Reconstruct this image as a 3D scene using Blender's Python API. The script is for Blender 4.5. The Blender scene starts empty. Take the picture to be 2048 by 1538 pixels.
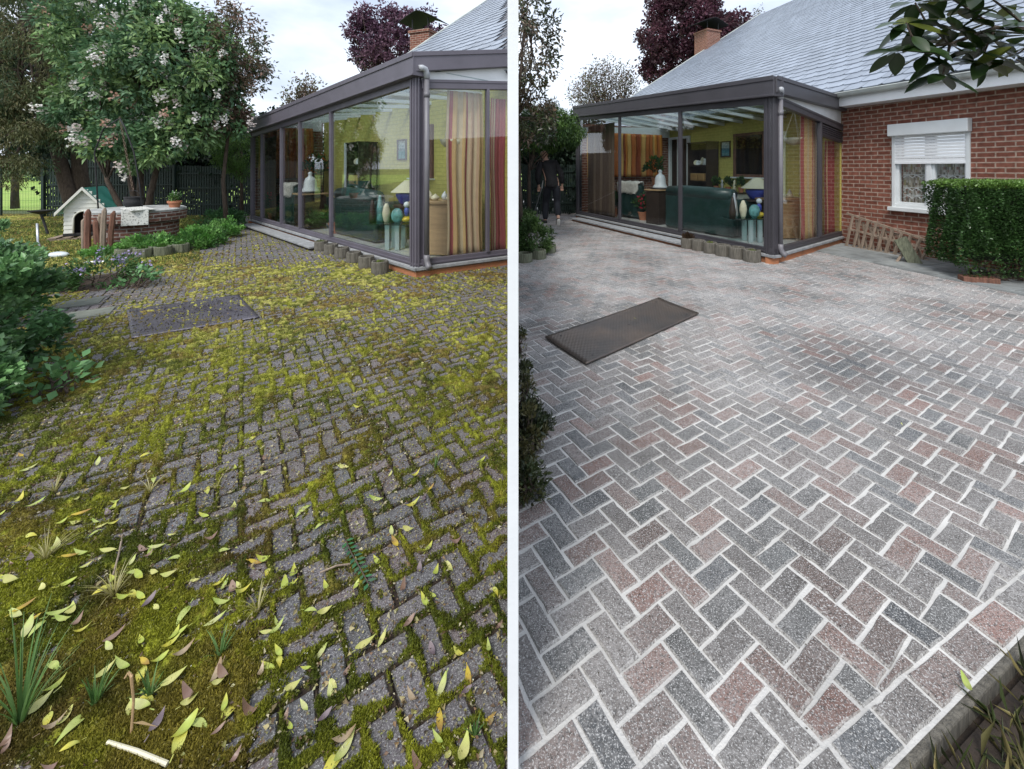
import bpy, math, random
import numpy as np
from math import radians as R_, sin, cos, pi, hypot, atan2
random.seed(7); rng = np.random.default_rng(11)
S = bpy.context.scene
COL = S.collection
# ------------------------------------------------------------------ camera
CAMH = 1.5
FPX, CX, HY = 850.0, 1100.0, 335.0            # focal length, principal column and horizon row, in photo pixels
cam = bpy.data.cameras.new('camera'); co = bpy.data.objects.new('camera', cam); COL.objects.link(co)
co.location = (0, 0, CAMH); co.rotation_euler = (pi/2, 0, 0)
cam.sensor_width = 36; cam.sensor_fit = 'HORIZONTAL'; cam.lens = FPX/2048*36
cam.shift_x = (1024-CX)/2048; cam.shift_y = -(769-HY)/2048
cam.clip_start = 0.05; cam.clip_end = 1000
S.camera = co
# ------------------------------------------------------------------ world and sun
SUN_EL, SUN_AZ = R_(52), R_(200)
W = bpy.data.worlds.new('World'); S.world = W; W.use_nodes = True
nt = W.node_tree; nt.nodes.clear()
N = nt.nodes.new; Lk = nt.links.new
out = N('ShaderNodeOutputWorld'); bg = N('ShaderNodeBackground'); Lk(bg.outputs[0], out.inputs[0])
bg.inputs[1].default_value = 0.10
sky = N('ShaderNodeTexSky'); sky.sky_type = 'NISHITA'; sky.sun_disc = False
sky.sun_elevation = SUN_EL; sky.sun_rotation = SUN_AZ; sky.air_density = 1.2; sky.dust_density = 3.0
tc = N('ShaderNodeTexCoord')
mp = N('ShaderNodeMapping'); mp.inputs['Scale'].default_value = (1.3, 1.3, 3.2); Lk(tc.outputs['Generated'], mp.inputs[0])
ns = N('ShaderNodeTexNoise'); ns.inputs['Scale'].default_value = 1.6; ns.inputs['Detail'].default_value = 7; ns.inputs['Roughness'].default_value = 0.52
Lk(mp.outputs[0], ns.inputs['Vector'])
cr = N('ShaderNodeValToRGB'); Lk(ns.outputs['Fac'], cr.inputs[0])
cr.color_ramp.elements[0].position = 0.34; cr.color_ramp.elements[0].color = (3.6, 4.3, 5.6, 1)
cr.color_ramp.elements[1].position = 0.62; cr.color_ramp.elements[1].color = (8.2, 8.7, 9.4, 1)
mx = N('ShaderNodeMix'); mx.data_type = 'RGBA'; mx.inputs[0].default_value = 0.88
Lk(sky.outputs[0], mx.inputs[6]); Lk(cr.outputs[0], mx.inputs[7]); Lk(mx.outputs[2], bg.inputs[0])
sl = bpy.data.lights.new('sun', 'SUN'); so = bpy.data.objects.new('sun', sl); COL.objects.link(so)
sl.energy = 1.5; sl.angle = R_(18); sl.color = (1, 0.96, 0.9)
sd = (sin(SUN_AZ)*cos(SUN_EL), cos(SUN_AZ)*cos(SUN_EL), sin(SUN_EL))
import mathutils
so.rotation_euler = mathutils.Vector(sd).to_track_quat('Z', 'Y').to_euler()
S.view_settings.view_transform = 'Standard'; S.view_settings.look = 'None'
S.view_settings.exposure = 0.88; S.view_settings.gamma = 1
S.cycles.transparent_max_bounces = 24; S.cycles.max_bounces = 6; S.cycles.diffuse_bounces = 3

# ------------------------------------------------------------------ helpers
def G(u, v, z=0.0):
    "ground (or floor) point seen at a column and row of the photograph"
    Y = FPX*(CAMH-z)/(v-HY); return np.array([(u-CX)/FPX*Y, Y, z])
def zat(v, Y): return CAMH-(v-HY)/FPX*Y
DIV = (1026-CX)/FPX                            # the two yards meet on the plane X = DIV * Y

def fbm(p, seed=0, octaves=4, scale=1.0):
    p = np.asarray(p, float)*scale; out = np.zeros(len(p)); amp = 1.0; tot = 0
    for o in range(octaves):
        q = p*(2**o)+seed*17.3+o*5.1; i = np.floor(q).astype(np.int64); f = q-i; f = f*f*(3-2*f)
        def h(a, b):
            n = (a*374761393+b*668265263+(seed+o)*1442695) & 0xffffffff
            n = ((n ^ (n >> 13))*1274126177) & 0xffffffff
            return ((n ^ (n >> 16)) & 0xffff)/65535.0
        a, b = i[:, 0], i[:, 1]
        v = (h(a, b)*(1-f[:, 0])+h(a+1, b)*f[:, 0])*(1-f[:, 1])+(h(a, b+1)*(1-f[:, 0])+h(a+1, b+1)*f[:, 0])*f[:, 1]
        out += v*amp; tot += amp; amp *= 0.5
    return out/tot

ORG = {}
class MB:
    "collects geometry; build() links it as ONE mesh object"
    def __init__(s): s.v = []; s.f = []; s.c = []; s.m = []; s.uv = {}; s.col = (1, 1, 1); s.mi = 0; s.smooth = False
    def add(s, vs, fs, uvs=None):
        b = len(s.v); s.v += [tuple(map(float, p)) for p in vs]
        for k, f in enumerate(fs):
            if uvs is not None: s.uv[len(s.f)] = uvs[k]
            s.f.append(tuple(b+i for i in f)); s.c.append(s.col); s.m.append(s.mi)
        return s
    def hexa(s, b4, t4):
        return s.add(list(b4)+list(t4), [(3, 2, 1, 0), (4, 5, 6, 7), (0, 1, 5, 4), (1, 2, 6, 5), (2, 3, 7, 6), (3, 0, 4, 7)])
    def box(s, c, d, rz=0.0, rx=0.0, ry=0.0):
        M = mathutils.Euler((rx, ry, rz)).to_matrix(); x, y, z = d[0]/2, d[1]/2, d[2]/2
        P = [mathutils.Vector(c)+M@mathutils.Vector(q) for q in ((-x,-y,-z),(x,-y,-z),(x,y,-z),(-x,y,-z),(-x,-y,z),(x,-y,z),(x,y,z),(-x,y,z))]
        return s.hexa(P[:4], P[4:])
    def fb(s, F, s0, s1, n0, n1, z0, z1, z0b=None, z1b=None):
        "box in a wall frame; z0b/z1b are the heights at the s1 end"
        z0b = z0 if z0b is None else z0b; z1b = z1 if z1b is None else z1b
        P = lambda a, n, z: F.p(a, n, z)
        return s.hexa([P(s0,n0,z0),P(s1,n0,z0b),P(s1,n1,z0b),P(s0,n1,z0)], [P(s0,n0,z1),P(s1,n0,z1b),P(s1,n1,z1b),P(s0,n1,z1)])
    def prism(s, poly, z0, z1):
        n = len(poly); A = sum(poly[i][0]*poly[(i+1)%n][1]-poly[(i+1)%n][0]*poly[i][1] for i in range(n))
        if A < 0: poly = poly[::-1]
        v = [(p[0], p[1], z0) for p in poly]+[(p[0], p[1], z1) for p in poly]
        return s.add(v, [tuple(range(n-1, -1, -1)), tuple(range(n, 2*n))]+[(i, (i+1)%n, n+(i+1)%n, n+i) for i in range(n)])
    def tube(s, pts, rad, n=8, cap=True):
        pts = [mathutils.Vector(p) for p in pts]
        if not hasattr(rad, '__len__'): rad = [rad]*len(pts)
        V = []; up = None
        for i, p in enumerate(pts):
            t = (pts[min(i+1, len(pts)-1)]-pts[max(i-1, 0)]).normalized()
            if up is None: up = t.orthogonal().normalized()
            up = (up-t*up.dot(t)).normalized(); w = t.cross(up)
            for k in range(n):
                a = 2*pi*k/n; V.append(p+(up*cos(a)+w*sin(a))*rad[i])
        Fs = [(i*n+k, i*n+(k+1)%n, (i+1)*n+(k+1)%n, (i+1)*n+k) for i in range(len(pts)-1) for k in range(n)]
        if cap: Fs += [tuple(range(n-1, -1, -1)), tuple((len(pts)-1)*n+k for k in range(n))]
        return s.add(V, Fs)
    def lathe(s, prof, c, n=20, sq=1.0, rz=0):
        V = []; uv = []
        for r, z in prof:
            for k in range(n):
                a = 2*pi*k/n; x, y = r*cos(a), r*sin(a)*sq
                V.append((c[0]+x*cos(rz)-y*sin(rz), c[1]+x*sin(rz)+y*cos(rz), c[2]+z))
        Fs = []; U = []
        Rm = max(r for r, z in prof)
        for i in range(len(prof)-1):
            for k in range(n):
                Fs.append((i*n+k, i*n+(k+1)%n, (i+1)*n+(k+1)%n, (i+1)*n+k))
                a0, a1 = 2*pi*k/n*Rm, 2*pi*(k+1)/n*Rm; z0, z1 = prof[i][1]+prof[i][0]*.3, prof[i+1][1]+prof[i+1][0]*.3
                U.append(((a0, z0), (a1, z0), (a1, z1), (a0, z1)))
        if prof[0][0] > 1e-4: Fs.append(tuple(range(n-1, -1, -1))); U.append(tuple((0, 0) for _ in range(n)))
        if prof[-1][0] > 1e-4: Fs.append(tuple((len(prof)-1)*n+k for k in range(n))); U.append(tuple((0, 0) for _ in range(n)))
        return s.add(V, Fs, U)
    def ball(s, c, r, n=12, m=8):
        r = r if hasattr(r, '__len__') else (r, r, r)
        V = [(c[0], c[1], c[2]-r[2])]
        for i in range(1, m):
            ph = -pi/2+pi*i/m
            for k in range(n): V.append((c[0]+r[0]*cos(ph)*cos(2*pi*k/n), c[1]+r[1]*cos(ph)*sin(2*pi*k/n), c[2]+r[2]*sin(ph)))
        V.append((c[0], c[1], c[2]+r[2])); T = len(V)-1
        Fs = [(0, 1+(k+1)%n, 1+k) for k in range(n)]+[(T, T-n+k, T-n+(k+1)%n) for k in range(n)]
        for i in range(m-2):
            for k in range(n): Fs.append((1+i*n+k, 1+i*n+(k+1)%n, 1+(i+1)*n+(k+1)%n, 1+(i+1)*n+k))
        return s.add(V, Fs)
    def clip(s, side, off=0.004):
        "keep only what lies on one side of the plane between the two yards"
        s._clip = (side, off); return s
    def build(s, name, mat, parent=None, bevel=0, smooth=None, auto_uv=True):
        org = ORG.get(parent.name, (0, 0, 0)) if parent else (0, 0, 0)
        me = bpy.data.meshes.new(name)
        me.from_pydata([(x-org[0], y-org[1], z-org[2]) for x, y, z in s.v], [], s.f)
        if getattr(s, '_clip', None):
            import bmesh
            bm = bmesh.new(); bm.from_mesh(me); cl = bm.loops.layers.uv.new('UVMap')
            side, off = s._clip; nrm = mathutils.Vector((1, -DIV, 0)).normalized()*(-1 if side == 'L' else 1)
            pc = mathutils.Vector((-org[0], -org[1], 0))+nrm*off
            bmesh.ops.bisect_plane(bm, geom=bm.verts[:]+bm.edges[:]+bm.faces[:], plane_co=pc, plane_no=-nrm, clear_outer=True)
            bm.to_mesh(me); bm.free()
        else:
            ca = me.color_attributes.new('Col', 'FLOAT_COLOR', 'CORNER')
            cnt = np.array([len(f) for f in s.f]); cc = np.repeat(np.array(s.c, float).reshape(-1, 3), cnt, axis=0)
            ca.data.foreach_set('color', np.concatenate([cc, np.ones((len(cc), 1))], 1).ravel())
            if any(s.m): me.polygons.foreach_set('material_index', s.m)
        ul = me.uv_layers.get('UVMap') or me.uv_layers.new(name='UVMap')
        if auto_uv:
            for p in me.polygons:
                e = s.uv.get(p.index) if not getattr(s, '_clip', None) else None
                n = p.normal; h = hypot(n.x, n.y)
                for j, li in enumerate(p.loop_indices):
                    if e is not None: ul.data[li].uv = e[j]; continue
                    q = me.vertices[me.loops[li].vertex_index].co
                    if abs(n.z) > 0.8: ul.data[li].uv = (q.x, q.y)
                    elif h > 0: ul.data[li].uv = ((-n.y*q.x+n.x*q.y)/h, q.z)
        for m_ in (mat if isinstance(mat, (list, tuple)) else [mat]): me.materials.append(m_)
        if smooth if smooth is not None else s.smooth: me.polygons.foreach_set('use_smooth', [True]*len(me.polygons))
        me.update()
        o = bpy.data.objects.new(name, me); COL.objects.link(o)
        if bevel:
            b = o.modifiers.new('bevel', 'BEVEL'); b.width = bevel; b.segments = 2; b.limit_method = 'ANGLE'
        if parent: o.parent = parent; ORG[o.name] = org
        return o

class Frame:
    "a wall line on the ground: s runs along it, n is the outward normal (to the right of s), z is up"
    def __init__(s, a, b):
        s.a = np.array(a[:2], float); d = np.array(b[:2], float)-s.a; s.L = hypot(*d); s.d = d/s.L; s.nn = np.array([s.d[1], -s.d[0]])
    def p(s, t, n=0, z=0): q = s.a+s.d*t+s.nn*n; return (q[0], q[1], z)
    def su(s, u, n=0):
        "distance along the line at which it crosses a viewing column"
        k = (u-CX)/FPX; a = s.a+s.nn*n; return (k*a[1]-a[0])/(s.d[0]-k*s.d[1])
    @property
    def ang(s): return atan2(s.d[1], s.d[0])

def tag(o, label=None, cat=None, group=None, kind=None):
    if label: o['label'] = label
    if cat: o['category'] = cat
    if group: o['group'] = group
    if kind: o['kind'] = kind
    return o
def thing(name, loc, label, cat, group=None):
    o = bpy.data.objects.new(name, None); COL.objects.link(o); o.empty_display_size = .1
    o.location = tuple(map(float, loc)); ORG[o.name] = tuple(map(float, loc)); return tag(o, label, cat, group)

# ------------------------------------------------------------------ materials
def mat(name, col=(.5, .5, .5), rough=.6, var=.15, scale=6, bump=.0, bscale=60, metal=0, attr=False, spec=.5, col2=None, thr=None, detail=6, translucent=0, stretch=None):
    m = bpy.data.materials.new(name); m.use_nodes = True; t = m.node_tree; N = t.nodes.new; K = t.links.new
    b = t.nodes['Principled BSDF']; b.inputs['Roughness'].default_value = rough; b.inputs['Metallic'].default_value = metal
    b.inputs['Specular IOR Level'].default_value = spec
    tc = N('ShaderNodeTexCoord'); src = tc.outputs['Object']
    if stretch:
        mp = N('ShaderNodeMapping'); mp.inputs['Scale'].default_value = stretch; K(src, mp.inputs[0]); src = mp.outputs[0]
    n = N('ShaderNodeTexNoise'); n.inputs['Scale'].default_value = scale; n.inputs['Detail'].default_value = detail; n.inputs['Roughness'].default_value = .6; K(src, n.inputs['Vector'])
    r = N('ShaderNodeValToRGB'); K(n.outputs['Fac'], r.inputs[0])
    lo = tuple(max(0, c*(1-var)) for c in col)+(1,); hi = tuple((c*(1+var)) for c in col)+(1,)
    if col2: lo, hi = col+(1,), col2+(1,)
    p0, p1 = thr or (.3, .7)
    r.color_ramp.elements[0].position = p0; r.color_ramp.elements[0].color = lo
    r.color_ramp.elements[1].position = p1; r.color_ramp.elements[1].color = hi
    c = r.outputs[0]
    if attr:
        a = N('ShaderNodeAttribute'); a.attribute_name = 'Col'; mm = N('ShaderNodeMix'); mm.data_type = 'RGBA'; mm.blend_type = 'MULTIPLY'; mm.inputs[0].default_value = 1
        K(a.outputs['Color'], mm.inputs[6]); K(c, mm.inputs[7]); c = mm.outputs[2]
    K(c, b.inputs['Base Color'])
    if bump:
        n2 = N('ShaderNodeTexNoise'); n2.inputs['Scale'].default_value = bscale; n2.inputs['Detail'].default_value = 5; K(src, n2.inputs['Vector'])
        bp = N('ShaderNodeBump'); bp.inputs['Strength'].default_value = bump; bp.inputs['Distance'].default_value = .01; K(n2.outputs['Fac'], bp.inputs['Height']); K(bp.outputs[0], b.inputs['Normal'])
    if translucent:
        tr = N('ShaderNodeBsdfTranslucent'); K(c, tr.inputs[0]); ms = N('ShaderNodeMixShader'); ms.inputs[0].default_value = translucent
        K(b.outputs[0], ms.inputs[1]); K(tr.outputs[0], ms.inputs[2]); K(ms.outputs[0], t.nodes['Material Output'].inputs[0])
    return m
def glass_mat(name, tint=(.86, .93, .91), boost=1.0, rough=0.0):
    m = bpy.data.materials.new(name); m.use_nodes = True; t = m.node_tree; t.nodes.clear(); N = t.nodes.new; K = t.links.new
    o = N('ShaderNodeOutputMaterial'); ms = N('ShaderNodeMixShader'); tr = N('ShaderNodeBsdfTransparent'); gl = N('ShaderNodeBsdfGlossy')
    tr.inputs[0].default_value = tint+(1,); gl.inputs['Roughness'].default_value = rough
    fr = N('ShaderNodeLayerWeight'); fr.inputs[0].default_value = .5                  # Schlick reflectance of one pane face
    pw = N('ShaderNodeMath'); pw.operation = 'POWER'; pw.inputs[1].default_value = 5; K(fr.outputs['Facing'], pw.inputs[0])
    mu = N('ShaderNodeMath'); mu.operation = 'MULTIPLY_ADD'; mu.inputs[1].default_value = .9*boost; mu.inputs[2].default_value = .04*boost; K(pw.outputs[0], mu.inputs[0])
    K(mu.outputs[0], ms.inputs[0]); K(tr.outputs[0], ms.inputs[1]); K(gl.outputs[0], ms.inputs[2]); K(ms.outputs[0], o.inputs[0])
    return m
def brick_mat(name, c1, c2, mortar, bw=.215, bh=.075, ms=.011, bump=.5, rough=.85, dirt=.25):
    m = bpy.data.materials.new(name); m.use_nodes = True; t = m.node_tree; N = t.nodes.new; K = t.links.new; b = t.nodes['Principled BSDF']
    b.inputs['Roughness'].default_value = rough; b.inputs['Specular IOR Level'].default_value = .25
    uv = N('ShaderNodeTexCoord')
    w = N('ShaderNodeTexNoise'); w.inputs['Scale'].default_value = 9; K(uv.outputs['UV'], w.inputs['Vector'])
    va = N('ShaderNodeVectorMath'); va.operation = 'SCALE'; va.inputs['Scale'].default_value = .008; K(w.outputs['Color'], va.inputs[0])
    ad = N('ShaderNodeVectorMath'); ad.operation = 'ADD'; K(uv.outputs['UV'], ad.inputs[0]); K(va.outputs[0], ad.inputs[1])
    br = N('ShaderNodeTexBrick'); br.inputs['Scale'].default_value = 1; br.inputs['Brick Width'].default_value = bw; br.inputs['Row Height'].default_value = bh
    br.inputs['Mortar Size'].default_value = ms; br.inputs['Mortar Smooth'].default_value = .3; br.inputs['Bias'].default_value = 0
    br.inputs['Color1'].default_value = c1+(1,); br.inputs['Color2'].default_value = c2+(1,); br.inputs['Mortar'].default_value = mortar+(1,)
    K(ad.outputs[0], br.inputs['Vector'])
    n = N('ShaderNodeTexNoise'); n.inputs['Scale'].default_value = 14; n.inputs['Detail'].default_value = 8; K(uv.outputs['UV'], n.inputs['Vector'])
    r = N('ShaderNodeValToRGB'); r.color_ramp.elements[0].position = .3; r.color_ramp.elements[1].position = .7
    r.color_ramp.elements[0].color = (1-dirt,)*3+(1,); r.color_ramp.elements[1].color = (1.12,)*3+(1,); K(n.outputs['Fac'], r.inputs[0])
    mm = N('ShaderNodeMix'); mm.data_type = 'RGBA'; mm.blend_type = 'MULTIPLY'; mm.inputs[0].default_value = 1; K(br.outputs['Color'], mm.inputs[6]); K(r.outputs[0], mm.inputs[7])
    K(mm.outputs[2], b.inputs['Base Color'])
    n3 = N('ShaderNodeTexNoise'); n3.inputs['Scale'].default_value = 90; K(uv.outputs['UV'], n3.inputs['Vector'])
    h = N('ShaderNodeMath'); h.operation = 'MULTIPLY_ADD'; h.inputs[1].default_value = -1.0; K(br.outputs['Fac'], h.inputs[0]); 
    sc = N('ShaderNodeMath'); sc.operation = 'MULTIPLY'; sc.inputs[1].default_value = .35; K(n3.outputs['Fac'], sc.inputs[0]); K(sc.outputs[0], h.inputs[2])
    bp = N('ShaderNodeBump'); bp.inputs['Strength'].default_value = bump; bp.inputs['Distance'].default_value = .012; K(h.outputs[0], bp.inputs['Height']); K(bp.outputs[0], b.inputs['Normal'])
    return m
M = dict(
    alu=mat('anthracite_aluminium', (.055, .052, .06), .38, .12, 3, .04, 200),
    aluL=mat('weathered_grey_aluminium', (.115, .105, .13), .42, .12, 3, .04, 200),
    pipe=mat('grey_pvc', (.16, .155, .17), .45, .1, 8), elbow=mat('pale_pvc', (.42, .44, .47), .45, .1, 8),
    glass=glass_mat('window_glass', (.96, .975, .97), boost=1.6), roofglass=glass_mat('smoked_roof_glass', (.62, .68, .68), .8, .05),
    slab=mat('stone_sill', (.26, .27, .28), .8, .3, 9, .3, 60), plinth=mat('orange_render', (.42, .17, .08), .9, .35, 7, .5, 40, col2=(.2, .12, .07), thr=(.45, .8)),
    white=mat('white_paint', (.78, .8, .82), .45, .05, 5, .05, 80), whitedirty=mat('dirty_white_pvc', (.64, .67, .68), .5, .06, 3, .05, 60),
    yellow=brick_mat('yellow_painted_brick', (.56, .50, .14), (.53, .47, .13), (.48, .43, .12), bump=.35, dirt=.08),
    brick=brick_mat('red_brick', (.185, .066, .045), (.27, .105, .072), (.40, .30, .24), ms=.011, dirt=.4),
    oldbrick=brick_mat('old_well_brick', (.16, .07, .055), (.27, .13, .1), (.42, .36, .33), bw=.2, bh=.07, ms=.013, bump=1.0, dirt=.45),
    slate=mat('slate', (1, 1, 1), .42, .12, 5, .25, 50, attr=True), 
    zinc=mat('zinc_gutter', (.42, .45, .43), .5, .2, 3, .1, 30), floor=mat('pale_floor_tiles', (.42, .43, .42), .4, .08, 3),
    dark=mat('dark_recess', (.02, .02, .02), .6), black=mat('black_iron', (.018, .018, .02), .75, .3, 20, .3, 80),
    wood=mat('weathered_wood', (.27, .21, .16), .85, .35, 4, .5, 30, stretch=(6, 6, 1)), redwood=mat('red_brown_wood', (.16, .075, .05), .85, .5, 4, .6, 30, stretch=(8, 8, 1)),
    palewood=mat('pale_wood', (.45, .30, .16), .5, .2, 3, .1, 40, stretch=(1, 1, 6)), darkwood=mat('dark_wood', (.035, .022, .016), .5, .3, 5),
    wicker=mat('wicker', (.33, .19, .07), .8, .3, 60, .5, 90), sofa=mat('dark_green_leather', (.018, .045, .042), .33, .25, 7, .15, 50),
    fur=mat('white_sheepskin', (.62, .6, .55), .95, .2, 20, 1.0, 60), ceramic=mat('white_ceramic', (.7, .74, .76), .3, .05, 5),
    cream=mat('cream_ceramic', (.62, .58, .42), .4, .1, 8), teal=mat('teal_ceramic', (.12, .3, .3), .35, .5, 14), blue=mat('blue_ceramic', (.05, .08, .42), .35, .2, 8),
    shade=mat('cream_lampshade', (.75, .72, .55), .8, .05, 8, translucent=.3), greensteel=mat('grey_green_legs', (.33, .42, .42), .4, .1, 5),
    tglass=glass_mat('table_glass', (.55, .75, .72), 1.6), leaf=mat('foliage', (1, 1, 1), .5, .22, 3, attr=True, translucent=.28, spec=.35),
    glossleaf=mat('glossy_foliage', (1, 1, 1), .3, .2, 6, attr=True, translucent=.2, spec=.5), bark=mat('bark', (.075, .055, .042), .95, .45, 9, .9, 25, stretch=(4, 4, 1)),
    fabric=mat('curtain_fabric', (1, 1, 1), .9, .06, 10, .1, 120, attr=True, translucent=.25), petal=mat('petals', (1, 1, 1), .6, .1, 8, attr=True, translucent=.3),
    cloth=mat('black_cloth', (.009, .009, .011), .9, .3, 12, .3, 60), denim=mat('dark_trousers', (.012, .014, .02), .9, .3, 12, .3, 60), skin=mat('skin', (.5, .3, .22), .5, .1, 8),
    rubber=mat('black_rubber', (.012, .012, .012), .7), steel=mat('brushed_steel', (.5, .52, .54), .3, .1, 8, metal=.7), terracotta=mat('terracotta', (.42, .17, .09), .8, .2, 9),
    concrete=mat('concrete', (.36, .37, .36), .9, .3, 8, .6, 50), log=mat('log_textured_concrete', (.13, .12, .10), .95, .45, 8, .9, 30, stretch=(7, 7, 1)),
    logp=mat('mossy_log_concrete', (.15, .16, .11), .95, .5, 6, .9, 30, stretch=(6, 6, 1)), siding=mat('cream_siding', (.66, .66, .6), .5, .06, 5), greenroof=mat('green_plastic_roof', (.05, .34, .27), .35, .15, 6),
    soil=mat('dark_soil', (.035, .025, .018), .95, .5, 12, 1.0, 40), partition=mat('dark_divider_boards', (.16, .155, .15), .85, .25, 4, .3, 40, stretch=(1, 1, 8)),
    pink=mat('pink_rubber', (.6, .03, .09), .5, .15, 9), clear=mat('milky_plastic', (.55, .6, .62), .25, .15, 6),
    cover=None)

def checker_plate(name, base, rust, dirt):
    m = bpy.data.materials.new(name); m.use_nodes = True; t = m.node_tree; N = t.nodes.new; K = t.links.new; b = t.nodes['Principled BSDF']
    tc = N('ShaderNodeTexCoord'); n = N('ShaderNodeTexNoise'); n.inputs['Scale'].default_value = 2.2; n.inputs['Detail'].default_value = 9; K(tc.outputs['UV'], n.inputs['Vector'])
    r = N('ShaderNodeValToRGB'); K(n.outputs['Fac'], r.inputs[0]); e = r.color_ramp.elements
    e[0].position = .38; e[0].color = base+(1,); e[1].position = .62; e[1].color = rust+(1,)
    K(r.outputs[0], b.inputs['Base Color']); b.inputs['Metallic'].default_value = .45; b.inputs['Roughness'].default_value = .38
    mp = N('ShaderNodeMapping'); mp.inputs['Rotation'].default_value = (0, 0, R_(45)); mp.inputs['Scale'].default_value = (34, 34, 34); K(tc.outputs['UV'], mp.inputs[0])
    ck = N('ShaderNodeTexVoronoi'); ck.inputs['Scale'].default_value = 1; ck.inputs['Randomness'].default_value = .0; K(mp.outputs[0], ck.inputs['Vector'])
    bp = N('ShaderNodeBump'); bp.inputs['Strength'].default_value = .8; bp.inputs['Distance'].default_value = .004; bp.invert = True; K(ck.outputs['Distance'], bp.inputs['Height']); K(bp.outputs[0], b.inputs['Normal'])
    return m
M['coverR'] = checker_plate('worn_steel_plate', (.075, .068, .064), (.13, .10, .08), 0)
M['coverL'] = checker_plate('wet_steel_plate', (.11, .10, .12), (.15, .14, .165), 0)

# ------------------------------------------------------------------ site lines (metres)
LC, LF, LHF, LHC = G(832, 560)[:2], np.array([-7.75, 11.0]), np.array([-6.06, 11.35]), np.array([-.575, 6.45])
RC, RF, RHF, RHC = np.array([3.39, 6.45]), np.array([.74, 12.2]), np.array([3.79, 13.78]), np.array([5.69, 8.27])
def inpoly(x, y, P):
    c = False; n = len(P)
    for i in range(n):
        x1, y1 = P[i][:2]; x2, y2 = P[(i+1) % n][:2]
        if (y1 > y) != (y2 > y) and x < (x2-x1)*(y-y1)/(y2-y1)+x1: c = not c
    return c
def clip_poly(P, a, n):
    "keep the side where (p-a).n >= 0"
    out = []
    for i in range(len(P)):
        p, q = P[i], P[(i+1) % len(P)]; dp, dq = (p-a)@n, (q-a)@n
        if dp >= 0: out.append(p)
        if dp*dq < 0: out.append(p+(q-p)*dp/(dp-dq))
    return out
DN = np.array([1, -DIV])/hypot(1, DIV)
def lerp(a, b, t): return a+(b-a)*t

# ------------------------------------------------------------------ ground
def paver_mat(name, dust, dustcol, speck, pit, near=0):
    m = bpy.data.materials.new(name); m.use_nodes = True; t = m.node_tree; N = t.nodes.new; K = t.links.new; b = t.nodes['Principled BSDF']
    b.inputs['Roughness'].default_value = .85; b.inputs['Specular IOR Level'].default_value = .3
    tc = N('ShaderNodeTexCoord'); a = N('ShaderNodeAttribute'); a.attribute_name = 'Col'
    def noise(sc, det, rough=.6):
        n = N('ShaderNodeTexNoise'); n.inputs['Scale'].default_value = sc; n.inputs['Detail'].default_value = det; n.inputs['Roughness'].default_value = rough; K(tc.outputs['Object'], n.inputs['Vector']); return n.outputs['Fac']
    def ramp(x, p0, p1, c0=0, c1=1):
        r = N('ShaderNodeMapRange'); r.inputs[1].default_value = p0; r.inputs[2].default_value = p1; r.inputs[3].default_value = c0; r.inputs[4].default_value = c1; K(x, r.inputs[0]); return r.outputs[0]
    def mix(f, c1, c2):
        mm = N('ShaderNodeMix'); mm.data_type = 'RGBA'
        if hasattr(f, 'links'): K(f, mm.inputs[0])
        else: mm.inputs[0].default_value = f
        for i, c in ((6, c1), (7, c2)):
            if hasattr(c, 'links'): K(c, mm.inputs[i])
            else: mm.inputs[i].default_value = c+(1,)
        return mm.outputs[2]
    c = mix(ramp(noise(150, 4, .75), .50, .62), a.outputs['Color'], pit)           # dark pits of the exposed aggregate
    c = mix(ramp(noise(230, 3, .7), .545, .62, 0, speck), c, (.55, .55, .54))       # pale stones
    d = ramp(noise(1.1, 6, .68), .40, .66, 0, dust)
    if near:                                        # the sweepings were left thicker away from the bottom corner
        sp = N('ShaderNodeSeparateXYZ'); K(tc.outputs['Object'], sp.inputs[0]); yy = ramp(sp.outputs[1], 1.6, 4.2, near, 1.0)
        mq = N('ShaderNodeMath'); mq.operation = 'MULTIPLY'; K(d, mq.inputs[0]); K(yy, mq.inputs[1]); ma = N('ShaderNodeMath'); ma.operation = 'ADD'; K(mq.outputs[0], ma.inputs[0]); K(ramp(sp.outputs[1], 1.8, 6.0, .0, .10), ma.inputs[1]); d = ma.outputs[0]
    f = ramp(noise(70, 5, .8), .42, .58, .15, 1.35)
    mu = N('ShaderNodeMath'); mu.operation = 'MULTIPLY'; K(d, mu.inputs[0]); K(f, mu.inputs[1])
    c = mix(mu.outputs[0], c, dustcol)
    K(c, b.inputs['Base Color'])
    bp = N('ShaderNodeBump'); bp.inputs['Strength'].default_value = .7; bp.inputs['Distance'].default_value = .004; K(noise(170, 4), bp.inputs['Height']); K(bp.outputs[0], b.inputs['Normal'])
    return m
M['paverR'] = paver_mat('dusty_clay_paver', .74, (.48, .465, .455), .8, (.045, .042, .04), .55)
M['paverL'] = paver_mat('wet_dark_paver', .35, (.16, .17, .13), .55, (.045, .04, .045))
M['sand'] = mat('jointing_sand', (.53, .52, .50), .95, .2, 3, .5, 120)

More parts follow.
